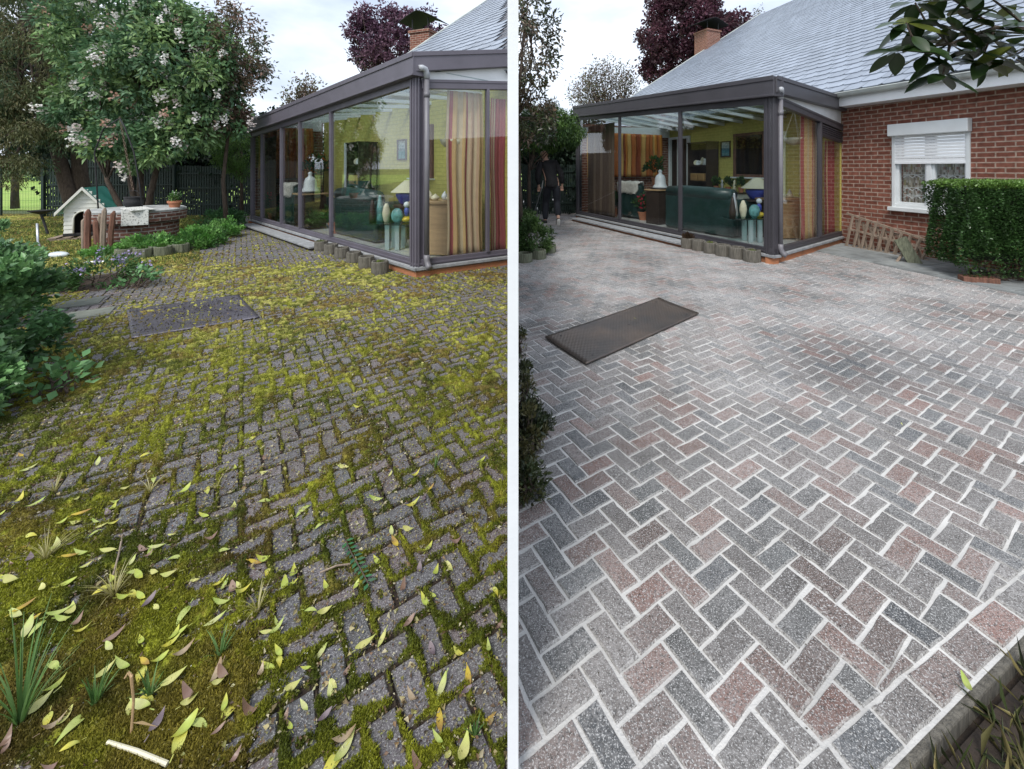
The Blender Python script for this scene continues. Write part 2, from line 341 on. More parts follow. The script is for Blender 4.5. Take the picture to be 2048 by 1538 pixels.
def herringbone(name, bl, ang, joint, keep, clips, palette, zt, jig, mt, seed, edge=None):
    w = bl/2; ca, sa = cos(ang), sin(ang); ex = np.array([ca, sa]); ey = np.array([-sa, ca]); mb = MB(); r = random.Random(seed)
    span = int(17/w)
    for i in range(-span, span):
        for j in range(-span, span):
            k = (i-j) % 4
            if k == 0: lo, hi = (i, j), (i+2, j+1)
            elif k == 3: lo, hi = (i, j), (i+1, j+2)
            else: continue
            cx, cy = (lo[0]+hi[0])/2*w, (lo[1]+hi[1])/2*w; c = ex*cx+ey*cy
            if not (0.75 < c[1] < 15) or not keep(c): continue
            g = joint/2; jr = r.gauss(0, jig)
            P = [ex*(lo[0]*w+g)+ey*(lo[1]*w+g), ex*(hi[0]*w-g)+ey*(lo[1]*w+g), ex*(hi[0]*w-g)+ey*(hi[1]*w-g), ex*(lo[0]*w+g)+ey*(hi[1]*w-g)]
            jx = np.array([r.gauss(0, jig*.05), r.gauss(0, jig*.05)]); P = [c+(p-c)@np.array([[cos(jr), sin(jr)], [-sin(jr), cos(jr)]])+jx for p in P]
            for a, n in clips:
                if P: P = clip_poly(P, a, n)
            if len(P) < 3: continue
            add_paver(mb, P, zt+r.gauss(0, .0013), r, palette, edge)
    return mb.build(name, mt, auto_uv=False)
def add_paver(mb, P, zt, r, palette, edge=None):
    c = sum(P)/len(P); chord = max(hypot(*(p-c)) for p in P)
    if chord < .012: return
    if c[1] < 4.2:                                   # slightly ragged, chipped outline on the nearer blocks
        Q = []
        for a, b in zip(P, P[1:]+P[:1]):
            L = hypot(*(b-a)); k = max(1, int(L/.028)); nn = np.array([(b-a)[1], -(b-a)[0]])/max(L, 1e-6)
            for i in range(k):
                o_ = -abs(r.gauss(0, .0011)) if i else -.0022*r.random()
                if r.random() < .035: o_ -= .004
                Q.append(a+(b-a)*i/k+nn*o_*(1 if (nn@(a-c)) > 0 else -1))
        P = Q
    n = len(P); tx, ty = r.gauss(0, .010), r.gauss(0, .010); z = lambda p, o: zt+o+(p-c)[0]*tx+(p-c)[1]*ty
    col = r.choice(palette); f = r.uniform(.78, 1.22); col = tuple(q*f for q in col)
    O = [(p[0], p[1], z(p, -.006)) for p in P]; Bt = [(p[0], p[1], zt-.03) for p in P]; I = []
    for p in P:
        d = c-p; q = p+d/max(hypot(*d), 1e-6)*.005; I.append((q[0], q[1], z(q, 0)))
    mb.col = tuple(lerp(x, y, .55) for x, y in zip(col, edge)) if edge else col
    mb.add(Bt+O, [(i, (i+1) % n, n+(i+1) % n, n+i) for i in range(n)])
    mb.add(O+I, [(i, (i+1) % n, n+(i+1) % n, n+i) for i in range(n)])
    mb.col = col; mb.add(I, [tuple(range(n))])
# kerb line of the cleaned yard (bottom right)
KA = G(1639, 1514)[:2]; KB = G(2023, 1173)[:2]; KD = (KB-KA)/hypot(*(KB-KA)); KN = np.array([-KD[1], KD[0]])     # KN points into the yard
WD = (RHC-RHF)/hypot(*(RHC-RHF)); WN = np.array([WD[1], -WD[0]])                                            # house wall: runs towards the camera
if WN@(-RHC) < 0: WN = -WN
STRIP = [G(1640, 506)[:2], G(1680, 516)[:2], G(1833, 545)[:2], G(1984, 579)[:2], G(2120, 612)[:2], RHC+WD*4.2, RHC]
bR = [RC, RF, RHF, RHC]; bL = [LC, LF, LHF, LHC]
palR = [(.135, .125, .118), (.16, .145, .136), (.098, .102, .102), (.19, .128, .11), (.165, .128, .115), (.145, .133, .126), (.205, .125, .105), (.155, .142, .134), (.112, .112, .11), (.185, .14, .125), (.09, .095, .10)]
palL = [(.115, .105, .118), (.13, .118, .13), (.15, .12, .125), (.10, .098, .108), (.14, .125, .135)]
keepR = lambda c: c[0] > DIV*c[1]-.12 and c[0] < 9 and not inpoly(c[0], c[1], bR) and not inpoly(c[0], c[1], STRIP) and (c-RHC)@WN > -.1
pv = herringbone('paving', .168, R_(33), .0075, keepR, [(KA, KN), (DN*.006, DN)], palR, .030, .02, M['paverR'], 3, (.42, .41, .39)); tag(pv, kind='structure')
keepL = lambda c: c[0] < DIV*c[1]+.12 and c[0] > -9.5 and c[0] > -1.4*c[1]-.3 and not inpoly(c[0], c[1], bL)
pv = herringbone('paving', .172, R_(36), .014, keepL, [(-DN*.006, -DN)], palL, .030, .05, M['paverL'], 4, (.06, .06, .03)); tag(pv, kind='structure')
# edging course beside the kerb
mb = MB(); r = random.Random(9)
for k in range(-14, 22):
    a = KA+KD*(k*.176+.03)-KN*.008
    add_paver(mb, [a, a+KD*.167, a+KD*.167-KN*.082, a-KN*.082][::-1], .031, r, palR, (.42, .41, .39))
tag(mb.build('edging_course', M['paverR'], auto_uv=False), kind='structure')
kb = MB(); a = KA-KD*3-KN*.098; b = KA+KD*6-KN*.098
Fk = Frame(a, b); kb.fb(Fk, 0, Fk.L, 0, .022, -.05, .027)
tag(kb.build('kerb', M['log'], bevel=.006), kind='structure')
def sheet(name, poly, z, m, th=.0):
    mb = MB(); P = [np.array(p[:2], float) for p in poly]
    A = sum(P[i][0]*P[(i+1) % len(P)][1]-P[(i+1) % len(P)][0]*P[i][1] for i in range(len(P)))
    if A < 0: P = P[::-1]
    mb.add([(p[0], p[1], z) for p in P], [tuple(range(len(P)))]); return tag(mb.build(name, m), kind='structure')
k1 = KA-KN*.10
sheet('joint_sand', clip_poly(clip_poly([np.array(p, float) for p in ((-3, .3), (11, .3), (11, 22), (-3, 22))], k1, KN), DN*0, DN), .0245, M['sand'])
M['ground'] = mat('dark_grass', (.05, .075, .02), .95, .2, .6, .5, 20, col2=(.09, .12, .035), thr=(.35, .65))
M['field'] = mat('meadow_grass', (.22, .36, .05), .95, .2, .6, .5, 20, col2=(.34, .46, .10), thr=(.35, .65))
sheet('ground', [(-400, -60), (400, -60), (400, 600), (-400, 600)], -.06, M['ground'])
sheet('field', [(-90, 16), (-6.5, 15.2), (1.8, 16.5), (1.8, 120), (-90, 120)], -.04, M['field'])
M['mossbase'] = mat('earth_under_moss', (.05, .04, .02), .95, .4, 14, .8, 60)
sheet('yard_earth', clip_poly([np.array(p, float) for p in ((-16, -2), (1, -2), (1, 13.6), (-22, 13.6))], DN*0, -DN), .012, M['mossbase'])
sheet('flower_bed', clip_poly([np.array(p, float) for p in ((-1, -2), (11, -2), (11, 12), (-1, 12))], KA-KN*.14, -KN), .004, M['soil'])
sheet('yard_earth_right', [(DIV*-2+.02, -2), (12, -2), (12, 24), (DIV*24+.02, 24)], -.02, M['soil'])
# grey paving slabs along the house wall
slabmat = mat('grey_concrete_slab', (.22, .235, .235), .9, .3, 5, .4, 60, attr=True)
mb = MB(); r = random.Random(5); Fw = Frame(RHC+WD*(-.2), RHC+WD*5)
for k in range(15):
    for j in range(5):
        P = [np.array(Fw.p(k*.4+.006, 0)[:2])+WN*(j*.4+.006), np.array(Fw.p(k*.4+.394, 0)[:2])+WN*(j*.4+.006), np.array(Fw.p(k*.4+.394, 0)[:2])+WN*(j*.4+.394), np.array(Fw.p(k*.4+.006, 0)[:2])+WN*(j*.4+.394)]
        for i in range(len(STRIP)-3):                      # trim to the front edge of the strip
            pass
        e0, e1 = STRIP[1], STRIP[4]; n = np.array([-(e1-e0)[1], (e1-e0)[0]]); n /= hypot(*n); n = n if n@(RHC-e0) > 0 else -n
        P = clip_poly(P, e0, n); P = clip_poly(P, RC, np.array([(RHC-RC)[1], -(RHC-RC)[0]])) if P else P
        if len(P) >= 3: add_paver(mb, P, .040, r, [(1, 1, 1), (.9, .9, .9), (1.1, 1.1, 1.08)])
tag(mb.build('slab_path', slabmat, auto_uv=False), kind='structure')

# ------------------------------------------------------------------ moss on the uncleaned yard
def hb_dist(x, y, bl, ang):
    w = bl/2; ca, sa = cos(ang), sin(ang); X = (x*ca+y*sa)/w; Y = (-x*sa+y*ca)/w
    i = np.floor(X).astype(int); j = np.floor(Y).astype(int); k = (i-j) % 4; fx, fy = X-i, Y-j
    d = np.full(len(x), 9.0)
    for kk, (l, rr, bt, tp) in {0: (1, 0, 1, 1), 1: (0, 1, 1, 1), 3: (1, 1, 1, 0), 2: (1, 1, 0, 1)}.items():
        m = k == kk; dd = np.full(m.sum(), 9.0)
        if l: dd = np.minimum(dd, fx[m])
        if rr: dd = np.minimum(dd, 1-fx[m])
        if bt: dd = np.minimum(dd, fy[m])
        if tp: dd = np.minimum(dd, 1-fy[m])
        d[m] = dd
    return d*w
def sstep(a, b, x): t = np.clip((x-a)/(b-a), 0, 1); return t*t*(3-2*t)
def moss_height(x, y):
    p = np.stack([x, y], 1); u = CX+FPX*x/np.maximum(y, .3); v = HY+FPX*CAMH/np.maximum(y, .3)
    d = hb_dist(x, y, .172, R_(36))
    hv = .30*fbm(p, 1, 4, 2.3)+.36*fbm(p, 2, 4, 9)+.34*fbm(p, 4, 3, 30)
    bias = .035*sstep(520, 150, u)*sstep(620, 800, v)+.05*sstep(640, 590, v)*sstep(515, 545, v)-.07*sstep(700, 950, u)*sstep(800, 600, v)
    bias += -.10*sstep(545, 505, v)*sstep(380, 440, u)+.25*sstep(420, 340, u)*sstep(540, 525, v) + .03*sstep(900, 1300, v)+.055*sstep(900, 1200, v)*sstep(620, 200, u)
    joint = np.exp(-(d/.012)**2)*.20
    for (pu, pv, rr, dl) in ((265, 585, .42, -.3), (165, 625, .35, -.3), (200, 570, .35, -.5), (440, 940, .5, -.10), (840, 1180, .35, -.04), (700, 1030, .4, -.03)):
        g = G(pu, pv); bias = bias+dl*np.exp(-(((x-g[0])**2+(y-g[1])**2)/rr**2))
    m = hv+bias+joint-.545
    return m, d
cols = np.linspace(-70, 1026, 760); ys = [.72]
while ys[-1] < 13.4: ys.append(ys[-1]*1.0052)
ys = np.array(ys); XX = (cols[None, :]-CX)/FPX*ys[:, None]; YY = np.repeat(ys[:, None], len(cols), 1)
x, y = XX.ravel(), YY.ravel(); m_, d_ = moss_height(x, y)
fine = fbm(np.stack([x, y], 1), 5, 3, 60); mid = fbm(np.stack([x, y], 1), 6, 3, 22)
z = .0285+np.clip(m_*.14, -.012, .016)+np.where(m_ > 0, (fine-.5)*.012+(mid-.5)*.020, 0)
inside = np.array([inpoly(a, b, bL) for a, b in zip(x[::1], y[::1])]) if False else np.zeros(len(x), bool)
t1 = sstep(.3, .7, .5*fbm(np.stack([x, y], 1), 8, 4, 4)+.5*fbm(np.stack([x, y], 1), 18, 3, 20)); t2 = sstep(.50, .62, .55*fbm(np.stack([x, y], 1), 9, 4, 3.1)+.45*fbm(np.stack([x, y], 1), 19, 3, 26)); t3 = fine
far = sstep(1.6, 5.0, y)
g0 = np.array([.040, .055, .008]); g1 = np.array([.15, .16, .014]); g2 = np.array([.36, .33, .10]); br = np.array([.10, .05, .022])
c = g0+(g1-g0)*t1[:, None]; c = c+(g2-c)*(far*.62*sstep(.25, .75, mid))[:, None]; c = c+(br-c)*(t2*(.42+.25*far))[:, None]
c *= ((.45+.9*t3)*(.5+1.0*mid))[:, None]*1.4  # hollows of the moss painted darker, shade put into the colour
ca_, cb_ = m_ < .0, (m_ < .02)
soilc = np.array([.045, .034, .028])*(.6+.8*fine)[:, None]; k = sstep(.0, .05, m_)[:, None]; c = soilc*(1-k)+c*k
nr, nc = len(ys), len(cols)
idx = np.arange(nr*nc).reshape(nr, nc); q = np.stack([idx[:-1, :-1], idx[:-1, 1:], idx[1:, 1:], idx[1:, :-1]], -1).reshape(-1, 4)
def np_mesh(name, V, Fq, C, m, smooth=False, parent=None):
    "big meshes straight from arrays; Fq is (n, k)"
    org = np.array(ORG.get(parent.name, (0, 0, 0))) if parent else np.zeros(3)
    me = bpy.data.meshes.new(name); k = Fq.shape[1]
    me.vertices.add(len(V)); me.vertices.foreach_set('co', (V-org).astype(np.float32).ravel())
    me.loops.add(Fq.size); me.loops.foreach_set('vertex_index', Fq.astype(np.int32).ravel())
    me.polygons.add(len(Fq)); me.polygons.foreach_set('loop_start', (np.arange(len(Fq))*k).astype(np.int32)); me.polygons.foreach_set('loop_total', np.full(len(Fq), k, np.int32))
    if smooth: me.polygons.foreach_set('use_smooth', np.ones(len(Fq), bool))
    me.update(calc_edges=True)
    a = me.color_attributes.new('Col', 'FLOAT_COLOR', 'POINT'); a.data.foreach_set('color', np.concatenate([np.clip(C, 0, 1.5), np.ones((len(C), 1))], 1).astype(np.float32).ravel())
    me.materials.append(m); o = bpy.data.objects.new(name, me); COL.objects.link(o)
    if parent: o.parent = parent; ORG[o.name] = tuple(org)
    return o
M['moss'] = mat('moss', (1, 1, 1), .95, .45, 70, 1.0, 160, attr=True, spec=.15)
o = np_mesh('moss', np.stack([x, y, z], 1), q, c, M['moss'], True); tag(o, 'green and brown moss and litter spread over the uncleaned pavers', 'moss', kind='stuff')

# ------------------------------------------------------------------ foliage
def unit(a): return a/np.maximum(np.linalg.norm(a, axis=1, keepdims=True), 1e-9)
def leaves(name, P, D, L, Wd, C, m, parent=None, fold=.12, clipside=None):
    P = np.asarray(P, float); n = len(P); D = unit(D); L = np.broadcast_to(L, n)[:, None]; Wd = np.broadcast_to(Wd, n)[:, None]
    if clipside:
        e = (P-np.array([0, 0, 0]))@np.array([DN[0], DN[1], 0]); mar = L[:, 0]+.01
        kk = e > mar if clipside == 'R' else e < -mar
        P, D, L, Wd, C = P[kk], D[kk], L[kk], Wd[kk], C[kk]; n = len(P)
    Nn = unit(rng.normal(size=(n, 3))+np.array([0, 0, .7])); side = unit(np.cross(D, Nn)); Nn = np.cross(side, D)
    V = np.stack([P, P+D*L*.45+side*Wd*.5+Nn*fold*L, P+D*L, P+D*L*.45-side*Wd*.5+Nn*fold*L], 1).reshape(-1, 3)
    b = np.arange(n)*4; F_ = np.concatenate([np.stack([b, b+1, b+2], 1), np.stack([b, b+2, b+3], 1)])
    return np_mesh(name, V, F_, np.repeat(C, 4, axis=0), m, False, parent)
def crown_pts(c, r, nclump, per, clump, shell=.55, zmin=None, seed=0):
    g = np.random.default_rng(seed); d = unit(g.normal(size=(nclump, 3))); rad = g.uniform(shell, 1, nclump)**.7
    cc = np.array(c)+d*np.array(r)*rad[:, None]*g.uniform(.85, 1.1, (nclump, 1))
    off = g.normal(size=(nclump, per, 3)); off /= np.linalg.norm(off, axis=2, keepdims=True)
    off *= g.uniform(.2, 1, (nclump, per, 1))**.6*clump*g.uniform(.6, 1.3, (nclump, 1, 1))
    P = (cc[:, None]+off).reshape(-1, 3); out = off.reshape(-1, 3); ci = np.repeat(np.arange(nclump), per)
    if zmin is not None: k = P[:, 2] > zmin; P, out, ci = P[k], out[k], ci[k]
    return P, out, ci, cc
def mixcol(n, ci, cols, seed=0, var=.35):
    g = np.random.default_rng(seed); cols = np.array(cols, float); nc_ = ci.max()+1 if len(ci) else 1
    base = cols[g.integers(0, len(cols), nc_)][ci]; oth = cols[g.integers(0, len(cols), n)]; k = g.uniform(0, .45, (n, 1))
    return (base*(1-k)+oth*k)*g.uniform(1-var, 1+var, (n, 1))
def limb(mb, p0, p1, r0, r1, wob=.06, seg=6, rr=random):
    p0, p1 = np.array(p0, float), np.array(p1, float); L = np.linalg.norm(p1-p0); pts = []
    for i in range(seg+1):
        t = i/seg; w = wob*L*sin(pi*t); pts.append(p0+(p1-p0)*t+np.array([rr.uniform(-1, 1), rr.uniform(-1, 1), rr.uniform(-.4, .4)])*w)
    mb.tube(pts, [r0+(r1-r0)*i/seg for i in range(seg+1)], 7); return pts
def tree(name, base, label, group, crowns, trunk_r, trunks, cols, leaf, lsize, mt, seed, droop=.3, cat='tree', clipside=None, branch_n=26, outk=1.0):
    """crowns: list of (centre, radii, clumps, leaves per clump, clump size); trunks: list of point lists"""
    t = thing(name, base, label, cat, group); rr = random.Random(seed); mb = MB(); P_, O_, C_, cen = [], [], [], []
    for tk in trunks:
        mb.tube(tk, [trunk_r*(1-.62*i/(len(tk)-1)) for i in range(len(tk))], 10)
    for i, (c, r, nc_, per, cl) in enumerate(crowns):
        P, o_, ci, cc = crown_pts(c, r, nc_, per, cl, seed=seed*31+i); P_.append(P); O_.append(o_); C_.append(mixcol(len(P), ci, cols, seed+i)); cen.append(cc)
    cen = np.concatenate(cen); sel = cen[np.random.default_rng(seed).choice(len(cen), min(branch_n, len(cen)), replace=False)]
    for p in sel:
        tk = rr.choice(trunks); q = np.array(tk[rr.randint(max(1, len(tk)//2), len(tk)-1)], float)
        limb(mb, q, p, trunk_r*.32, trunk_r*.06, .07, 6, rr)
    if clipside: mb.clip(clipside)
    mb.build('trunk', M['bark'], t, smooth=True, auto_uv=False)
    P = np.concatenate(P_); O = np.concatenate(O_); C = np.concatenate(C_); g = np.random.default_rng(seed)
    D = unit(O)*outk+g.normal(size=P.shape)*.7+np.array([0, 0, -droop*2])
    leaves('crown', P, D, lsize[0]*g.uniform(.6, 1.25, len(P)), lsize[1]*g.uniform(.7, 1.2, len(P)), C, mt, t, clipside=clipside)
    return t, cen

# ------------------------------------------------------------------ house and conservatory (the same building stands in both yards)
def conservatory(side, C, Fp, HF, HC, zb, stiles, sstiles, label, clip=None):
    """zb: heights of the gutter top at far end / corner / house end; stiles: [(u, width)] along the front; sstiles along the end wall"""
    zF, zC, zH = zb
    t = thing('conservatory', (C[0], C[1], 0), label, 'conservatory', 'glazed conservatories on the houses'); A = M['aluL'] if side == 'L' else M['alu']
    def B(mb, name, m, par=t, bevel=0, smooth=None):
        if clip: mb.clip(clip)
        return mb.build(name, m, par, bevel=bevel, smooth=smooth)
    ff = Frame(Fp, C); fs = Frame(C, HC); fe = Frame(HF, Fp)      # outward normal points to the yard
    F0, FS = .30, .29                                                # gutter beam depth
    ztop = lambda s: lerp(zF, zC, s/ff.L); zs = lambda s: lerp(zC, zH, s/fs.L)
    # plinth and sill
    mb = MB(); mb.fb(ff, 0, ff.L, -.12, .0, -.05, .125); mb.fb(fs, -.0, fs.L, -.12, .0, -.05, .125); mb.fb(fe, 0, fe.L, -.12, 0, -.05, .125); B(mb, 'plinth', M['plinth'])
    mb = MB(); mb.fb(ff, -.02, ff.L+.035, -.14, .035, .127, .165); mb.fb(fs, .002, fs.L, -.14, .037, .126, .166); B(mb, 'sill', M['slab'], bevel=.004)
    mb = MB(); P = [C, Fp, HF, HC]; mb.prism([tuple(p) for p in P], .10, .172); B(mb, 'floor', M['floor'])
    # rails
    mb = MB(); mb.fb(ff, .0, ff.L-.0, -.075, -.005, .167, .262); mb.fb(ff, .0, ff.L, -.06, .006, .19, .215)
    mb.fb(fs, .0, fs.L, -.075, -.006, .168, .263); mb.fb(fs, .0, fs.L, -.06, .005, .19, .215); B(mb, 'bottom_rail', A, bevel=.004)
    hz = .40
    mb = MB()
    mb.fb(ff, -.03, ff.L+.07, -.14, .085, zF-F0, zF, zC-F0, zC); mb.fb(ff, -.03, ff.L+.07, .084, .10, zF-.06, zF+.012, zC-.06, zC+.012); mb.fb(ff, -.03, ff.L+.07, .084, .096, zF-F0, zF-F0+.035, zC-F0, zC-F0+.035)
    B(mb, 'gutter_beam', A, bevel=.006)
    mb = MB()
    mb.fb(fs, -.06, fs.L, -.10, .08, zC-F0+.05, zC-.003, zH-F0+.05, zH-.003); mb.fb(fs, -.06, fs.L, .079, .093, zC-.055, zC+.010, zH-.055, zH+.010)
    B(mb, 'side_beam', A, bevel=.006)
    zr0, zr1 = (2.60, 2.33) if side == 'R' else (2.68, 2.80)
    mb = MB(); mb.fb(fs, .08, fs.L, -.07, .012, zr0-.12, zr0, zr1-.12, zr1); mb.fb(fs, .08, fs.L, .011, .02, zr0-.035, zr0+.006, zr1-.035, zr1+.006); B(mb, 'slanted_rail', A, bevel=.004)
    mb = MB(); mb.fb(fs, .08, fs.L, -.05, -.02, zr0-.02, zC-F0+.06, zr1-.02, zH-F0+.06); B(mb, 'white_fascia_panel', M['white'])
    mb = MB(); mb.fb(ff, 0, ff.L, -.075, -.004, zF-hz, zF-F0+.002, zC-hz, zC-F0+.002); B(mb, 'top_rail', A, bevel=.004)
    # posts
    for nm, s0, s1 in (('far_post', 0, .14), ('corner_post', ff.L-.17, ff.L)):
        mb = MB(); mb.fb(ff, s0, s1, -.17 if nm == 'corner_post' else -.12, .0, .166, ztop((s0+s1)/2)-F0+.004)
        for a in (.25, .6): mb.fb(ff, s0+(s1-s0)*a, s0+(s1-s0)*a+.022, -.001, .014, .166, ztop(s0)-F0+.003)
        if nm == 'corner_post':
            for a in (.02, .09): mb.fb(fs, a, a+.025, -.001, .014, .166, zC-F0+.05)
        B(mb, 'post', A, bevel=.005)
    for u, wd in stiles:
        s = ff.su(u); mb = MB(); mb.fb(ff, s-wd/2, s+wd/2, -.05, .006, .262, ztop(s)-hz+.004); mb.fb(ff, s-wd*.2, s+wd*.2, .005, .014, .262, ztop(s)-hz+.003); B(mb, 'stile', A, bevel=.004)
    for u, wd in sstiles:
        s = fs.su(u); mb = MB(); mb.fb(fs, s-wd/2, s+wd/2, -.06, .015, .262, lerp(zr0, zr1, s/fs.L)-.118); B(mb, 'stile', A, bevel=.004)
    # glass
    xs = [.14]+sorted(ff.su(u) for u, w_ in stiles)+[ff.L-.17]
    for a, b in zip(xs[:-1], xs[1:]):
        mb = MB(); mb.fb(ff, a, b, -.040, -.034, .25, ztop(a)-hz+.01, .25, ztop(b)-hz+.01); B(mb, 'pane', M['glass'])
    xs = [.0]+sorted(fs.su(u) for u, w_ in sstiles)+[fs.L]; zr = lambda s: lerp(zr0, zr1, s/fs.L)-.11
    for a, b in zip(xs[:-1], xs[1:]):
        mb = MB(); mb.fb(fs, a, b, -.040, -.034, .25, zr(a), .25, zr(b)); B(mb, 'pane', M['glass'])
    if side == 'R':
        s = fs.su(sstiles[0][0])+.03; mb = MB(); mb.fb(fs, s, fs.L, -.06, -.0, zr(s)-.24, zr(s)-.21, zr(fs.L)-.24, zr(fs.L)-.21)
        for k in range(5): q = .04+k*.036; mb.fb(fs, s, fs.L, -.03, .012, zr(s)-.21+k*.038, zr(s)-.21+k*.038+.018, zr(fs.L)-.21+k*.038, zr(fs.L)-.21+k*.038+.018)
        B(mb, 'louvre', A)
        mb = MB(); mb.fb(fs, s, fs.L, -.055, -.045, zr(s)-.22, zr(s), zr(fs.L)-.22, zr(fs.L)); B(mb, 'louvre_backing', M['dark'])
    # far end wall: brick with a white board under the roof
    mb = MB(); mb.fb(fe, .0, fe.L-.14, -.10, -.02, .17, 2.75); B(mb, 'end_wall', M['brick'])
    mb = MB(); mb.fb(fe, .0, fe.L-.14, -.14, -.101, 2.45, 2.78, 2.45, 2.65); B(mb, 'white_board', M['white'])
    # roof: rafters and smoked panels, dropping a little towards the house
    zh = 2.66 if side == 'R' else 2.72
    def roofpt(s, k, dz=0):
        a = np.array(ff.p(s, -.1)[:2]); b = HF+(HC-HF)*(s/ff.L); p = a+(b-a)*k; return (p[0], p[1], lerp(ztop(s)-F0+.10, zh, k)+dz)
    nr_ = 9 if side == 'R' else 10
    for k in range(nr_+1):
        s = ff.L*(k+.02)/(nr_+.04); mb = MB(); w_ = .03; q = [roofpt(max(0, s-w_), 0, -.05), roofpt(min(ff.L, s+w_), 0, -.05), roofpt(min(ff.L, s+w_), 1, -.05), roofpt(max(0, s-w_), 1, -.05)]
        mb.hexa(q, [(a, b, c+.06) for a, b, c in q]); B(mb, 'rafter', M['white'])
    mb = MB(); q = [roofpt(0, 0, .02), roofpt(ff.L, 0, .02), roofpt(ff.L, 1, .02), roofpt(0, 1, .02)]; mb.hexa(q, [(a, b, c+.012) for a, b, c in q]); B(mb, 'roof_panel', M['roofglass'])
    # downpipe on the corner post
    zt = zC-F0+.08; p = lambda s, n, z: fs.p(s, n, z)
    mb = MB(); mb.tube([p(.13, .05, zt-.08), p(.13, .05, .30)], .034, 12); mb.tube([p(.13, .05, zt-.28), p(.13, .05, zt-.35)], .040, 12); pipe = B(mb, 'downpipe', M['pipe'], smooth=True)
    mb = MB(); mb.tube([p(.02, .09, zt+.02), p(.06, .085, zt+.03), p(.10, .07, zt+.02), p(.125, .055, zt-.02), p(.13, .05, zt-.10)], .042, 12); B(mb, 'pipe_elbow', M['elbow'], pipe, smooth=True)
    mb = MB(); mb.tube([p(.13, .05, .33), p(.13, .05, .26), p(.135, .07, .21), p(.14, .10, .18), p(.145, .13, .16)], .040, 12); B(mb, 'pipe_shoe', M['pipe'], pipe, smooth=True)
    return t, ff, fs, fe
consL = conservatory('L', LC, LF, LHF, LHC, (2.68, 3.01, 3.27), [(522, .03), (561, .05), (598, .05), (660, .07)], [(976, .045)],
    'grey-framed glass conservatory beside the mossy uncleaned paving', clip='L')
consR = conservatory('R', RC, RF, RHF, RHC, (3.24, 2.87, 2.84), [(1238, .06), (1359, .07)], [(1642, .05)],
    'dark-framed glass conservatory beside the freshly cleaned paving')

def slate_roof(parent, E, e, n, run, zE, tp, length, near_s, clip=None, cols=None):
    "E = far end of the eave; e points to the far end, n into the house, tp = rise per metre"
    mb = MB(); r = random.Random(3); sl = hypot(1, tp); expo, wd = .29, .34; rows = int(run*sl/expo)+1; colsn = int(length/wd)+1
    def P(s, d, h): # s along the eave from the far end, d up the slope, h off the surface
        c = d/sl; return (E[0]-e[0]*s+n[0]*c-n[0]*h*tp/sl, E[1]-e[1]*s+n[1]*c-n[1]*h*tp/sl, zE+c*tp+h/sl)
    for j in range(rows):
        off = (j % 2)*wd/2; d0 = j*expo
        for i in range(-1, colsn+1):
            s0 = i*wd+off+.004; s1 = s0+wd-.008
            if s1 < .05 or s0 > length: continue
            s0 = max(s0, 0); 
            sh = r.uniform(.86, 1.12); mb.col = (.25*sh, .285*sh, .34*sh); c = .075; h = .020+r.uniform(-.002, .003); hb = .001
            q = [P(s0+c*.7, d0, h), P(s1-c*.7, d0, h), P(s1, d0+c*.55, h), P(s1, d0+expo*1.25, hb), P(s0, d0+expo*1.25, hb), P(s0, d0+c*.55, h)]
            mb.add(q, [(0, 1, 2, 3, 4, 5)][:1]); 
            u_ = [P(s0+c*.7, d0, h-.014), P(s1-c*.7, d0, h-.014), P(s1, d0+c*.55, h-.014), P(s0, d0+c*.55, h-.014)]
            mb.add([q[5], q[0], q[1], q[2], u_[3], u_[0], u_[1], u_[2]], [(0, 4, 5, 1), (1, 5, 6, 2), (2, 6, 7, 3)])
    # deck under the slates so nothing shows through
    mb.col = (.06, .065, .075); mb.hexa([P(0, 0, -.12), P(length, 0, -.12), P(length, rows*expo, -.12), P(0, rows*expo, -.12)], [P(0, 0, -.004), P(length, 0, -.004), P(length, rows*expo, -.004), P(0, rows*expo, -.004)])
    if clip:
        dk = MB(); dk.hexa([P(0, 0, -.12), P(length, 0, -.12), P(length, rows*expo, -.12), P(0, rows*expo, -.12)], [P(0, 0, -.004), P(length, 0, -.004), P(length, rows*expo, -.004), P(0, rows*expo, -.004)]); dk.clip(clip); dk.build('roof_deck', M['alu'], parent)
        # keep the per-slate tones when cutting: drop whole slates beyond the plane instead
        mb2 = MB(); 
        for f, c_ in zip(mb.f, mb.c):
            vs = [mb.v[k] for k in f]
            if len(f) == 4 and max(v[2] for v in vs)-min(v[2] for v in vs) > 2: continue
            if max((v[0]-DIV*v[1]) for v in vs) < .02: mb2.col = c_; mb2.add(vs, [tuple(range(len(vs)))])
        mb2.build('roof', M['slate'], parent, auto_uv=False); rf = bpy.data.objects[[o.name for o in COL.objects if o.parent == parent and o.name.startswith('roof')][-1]]
    else: rf = mb.build('roof', M['slate'], parent, auto_uv=False)
    vb = MB(); vb.tube([P(-.02, -.05, .02), P(-.02, rows*expo, .02)], .035, 6)
    if clip: vb.clip(clip)
    vb.build('verge_trim', M['zinc'], rf)
    return rf, P
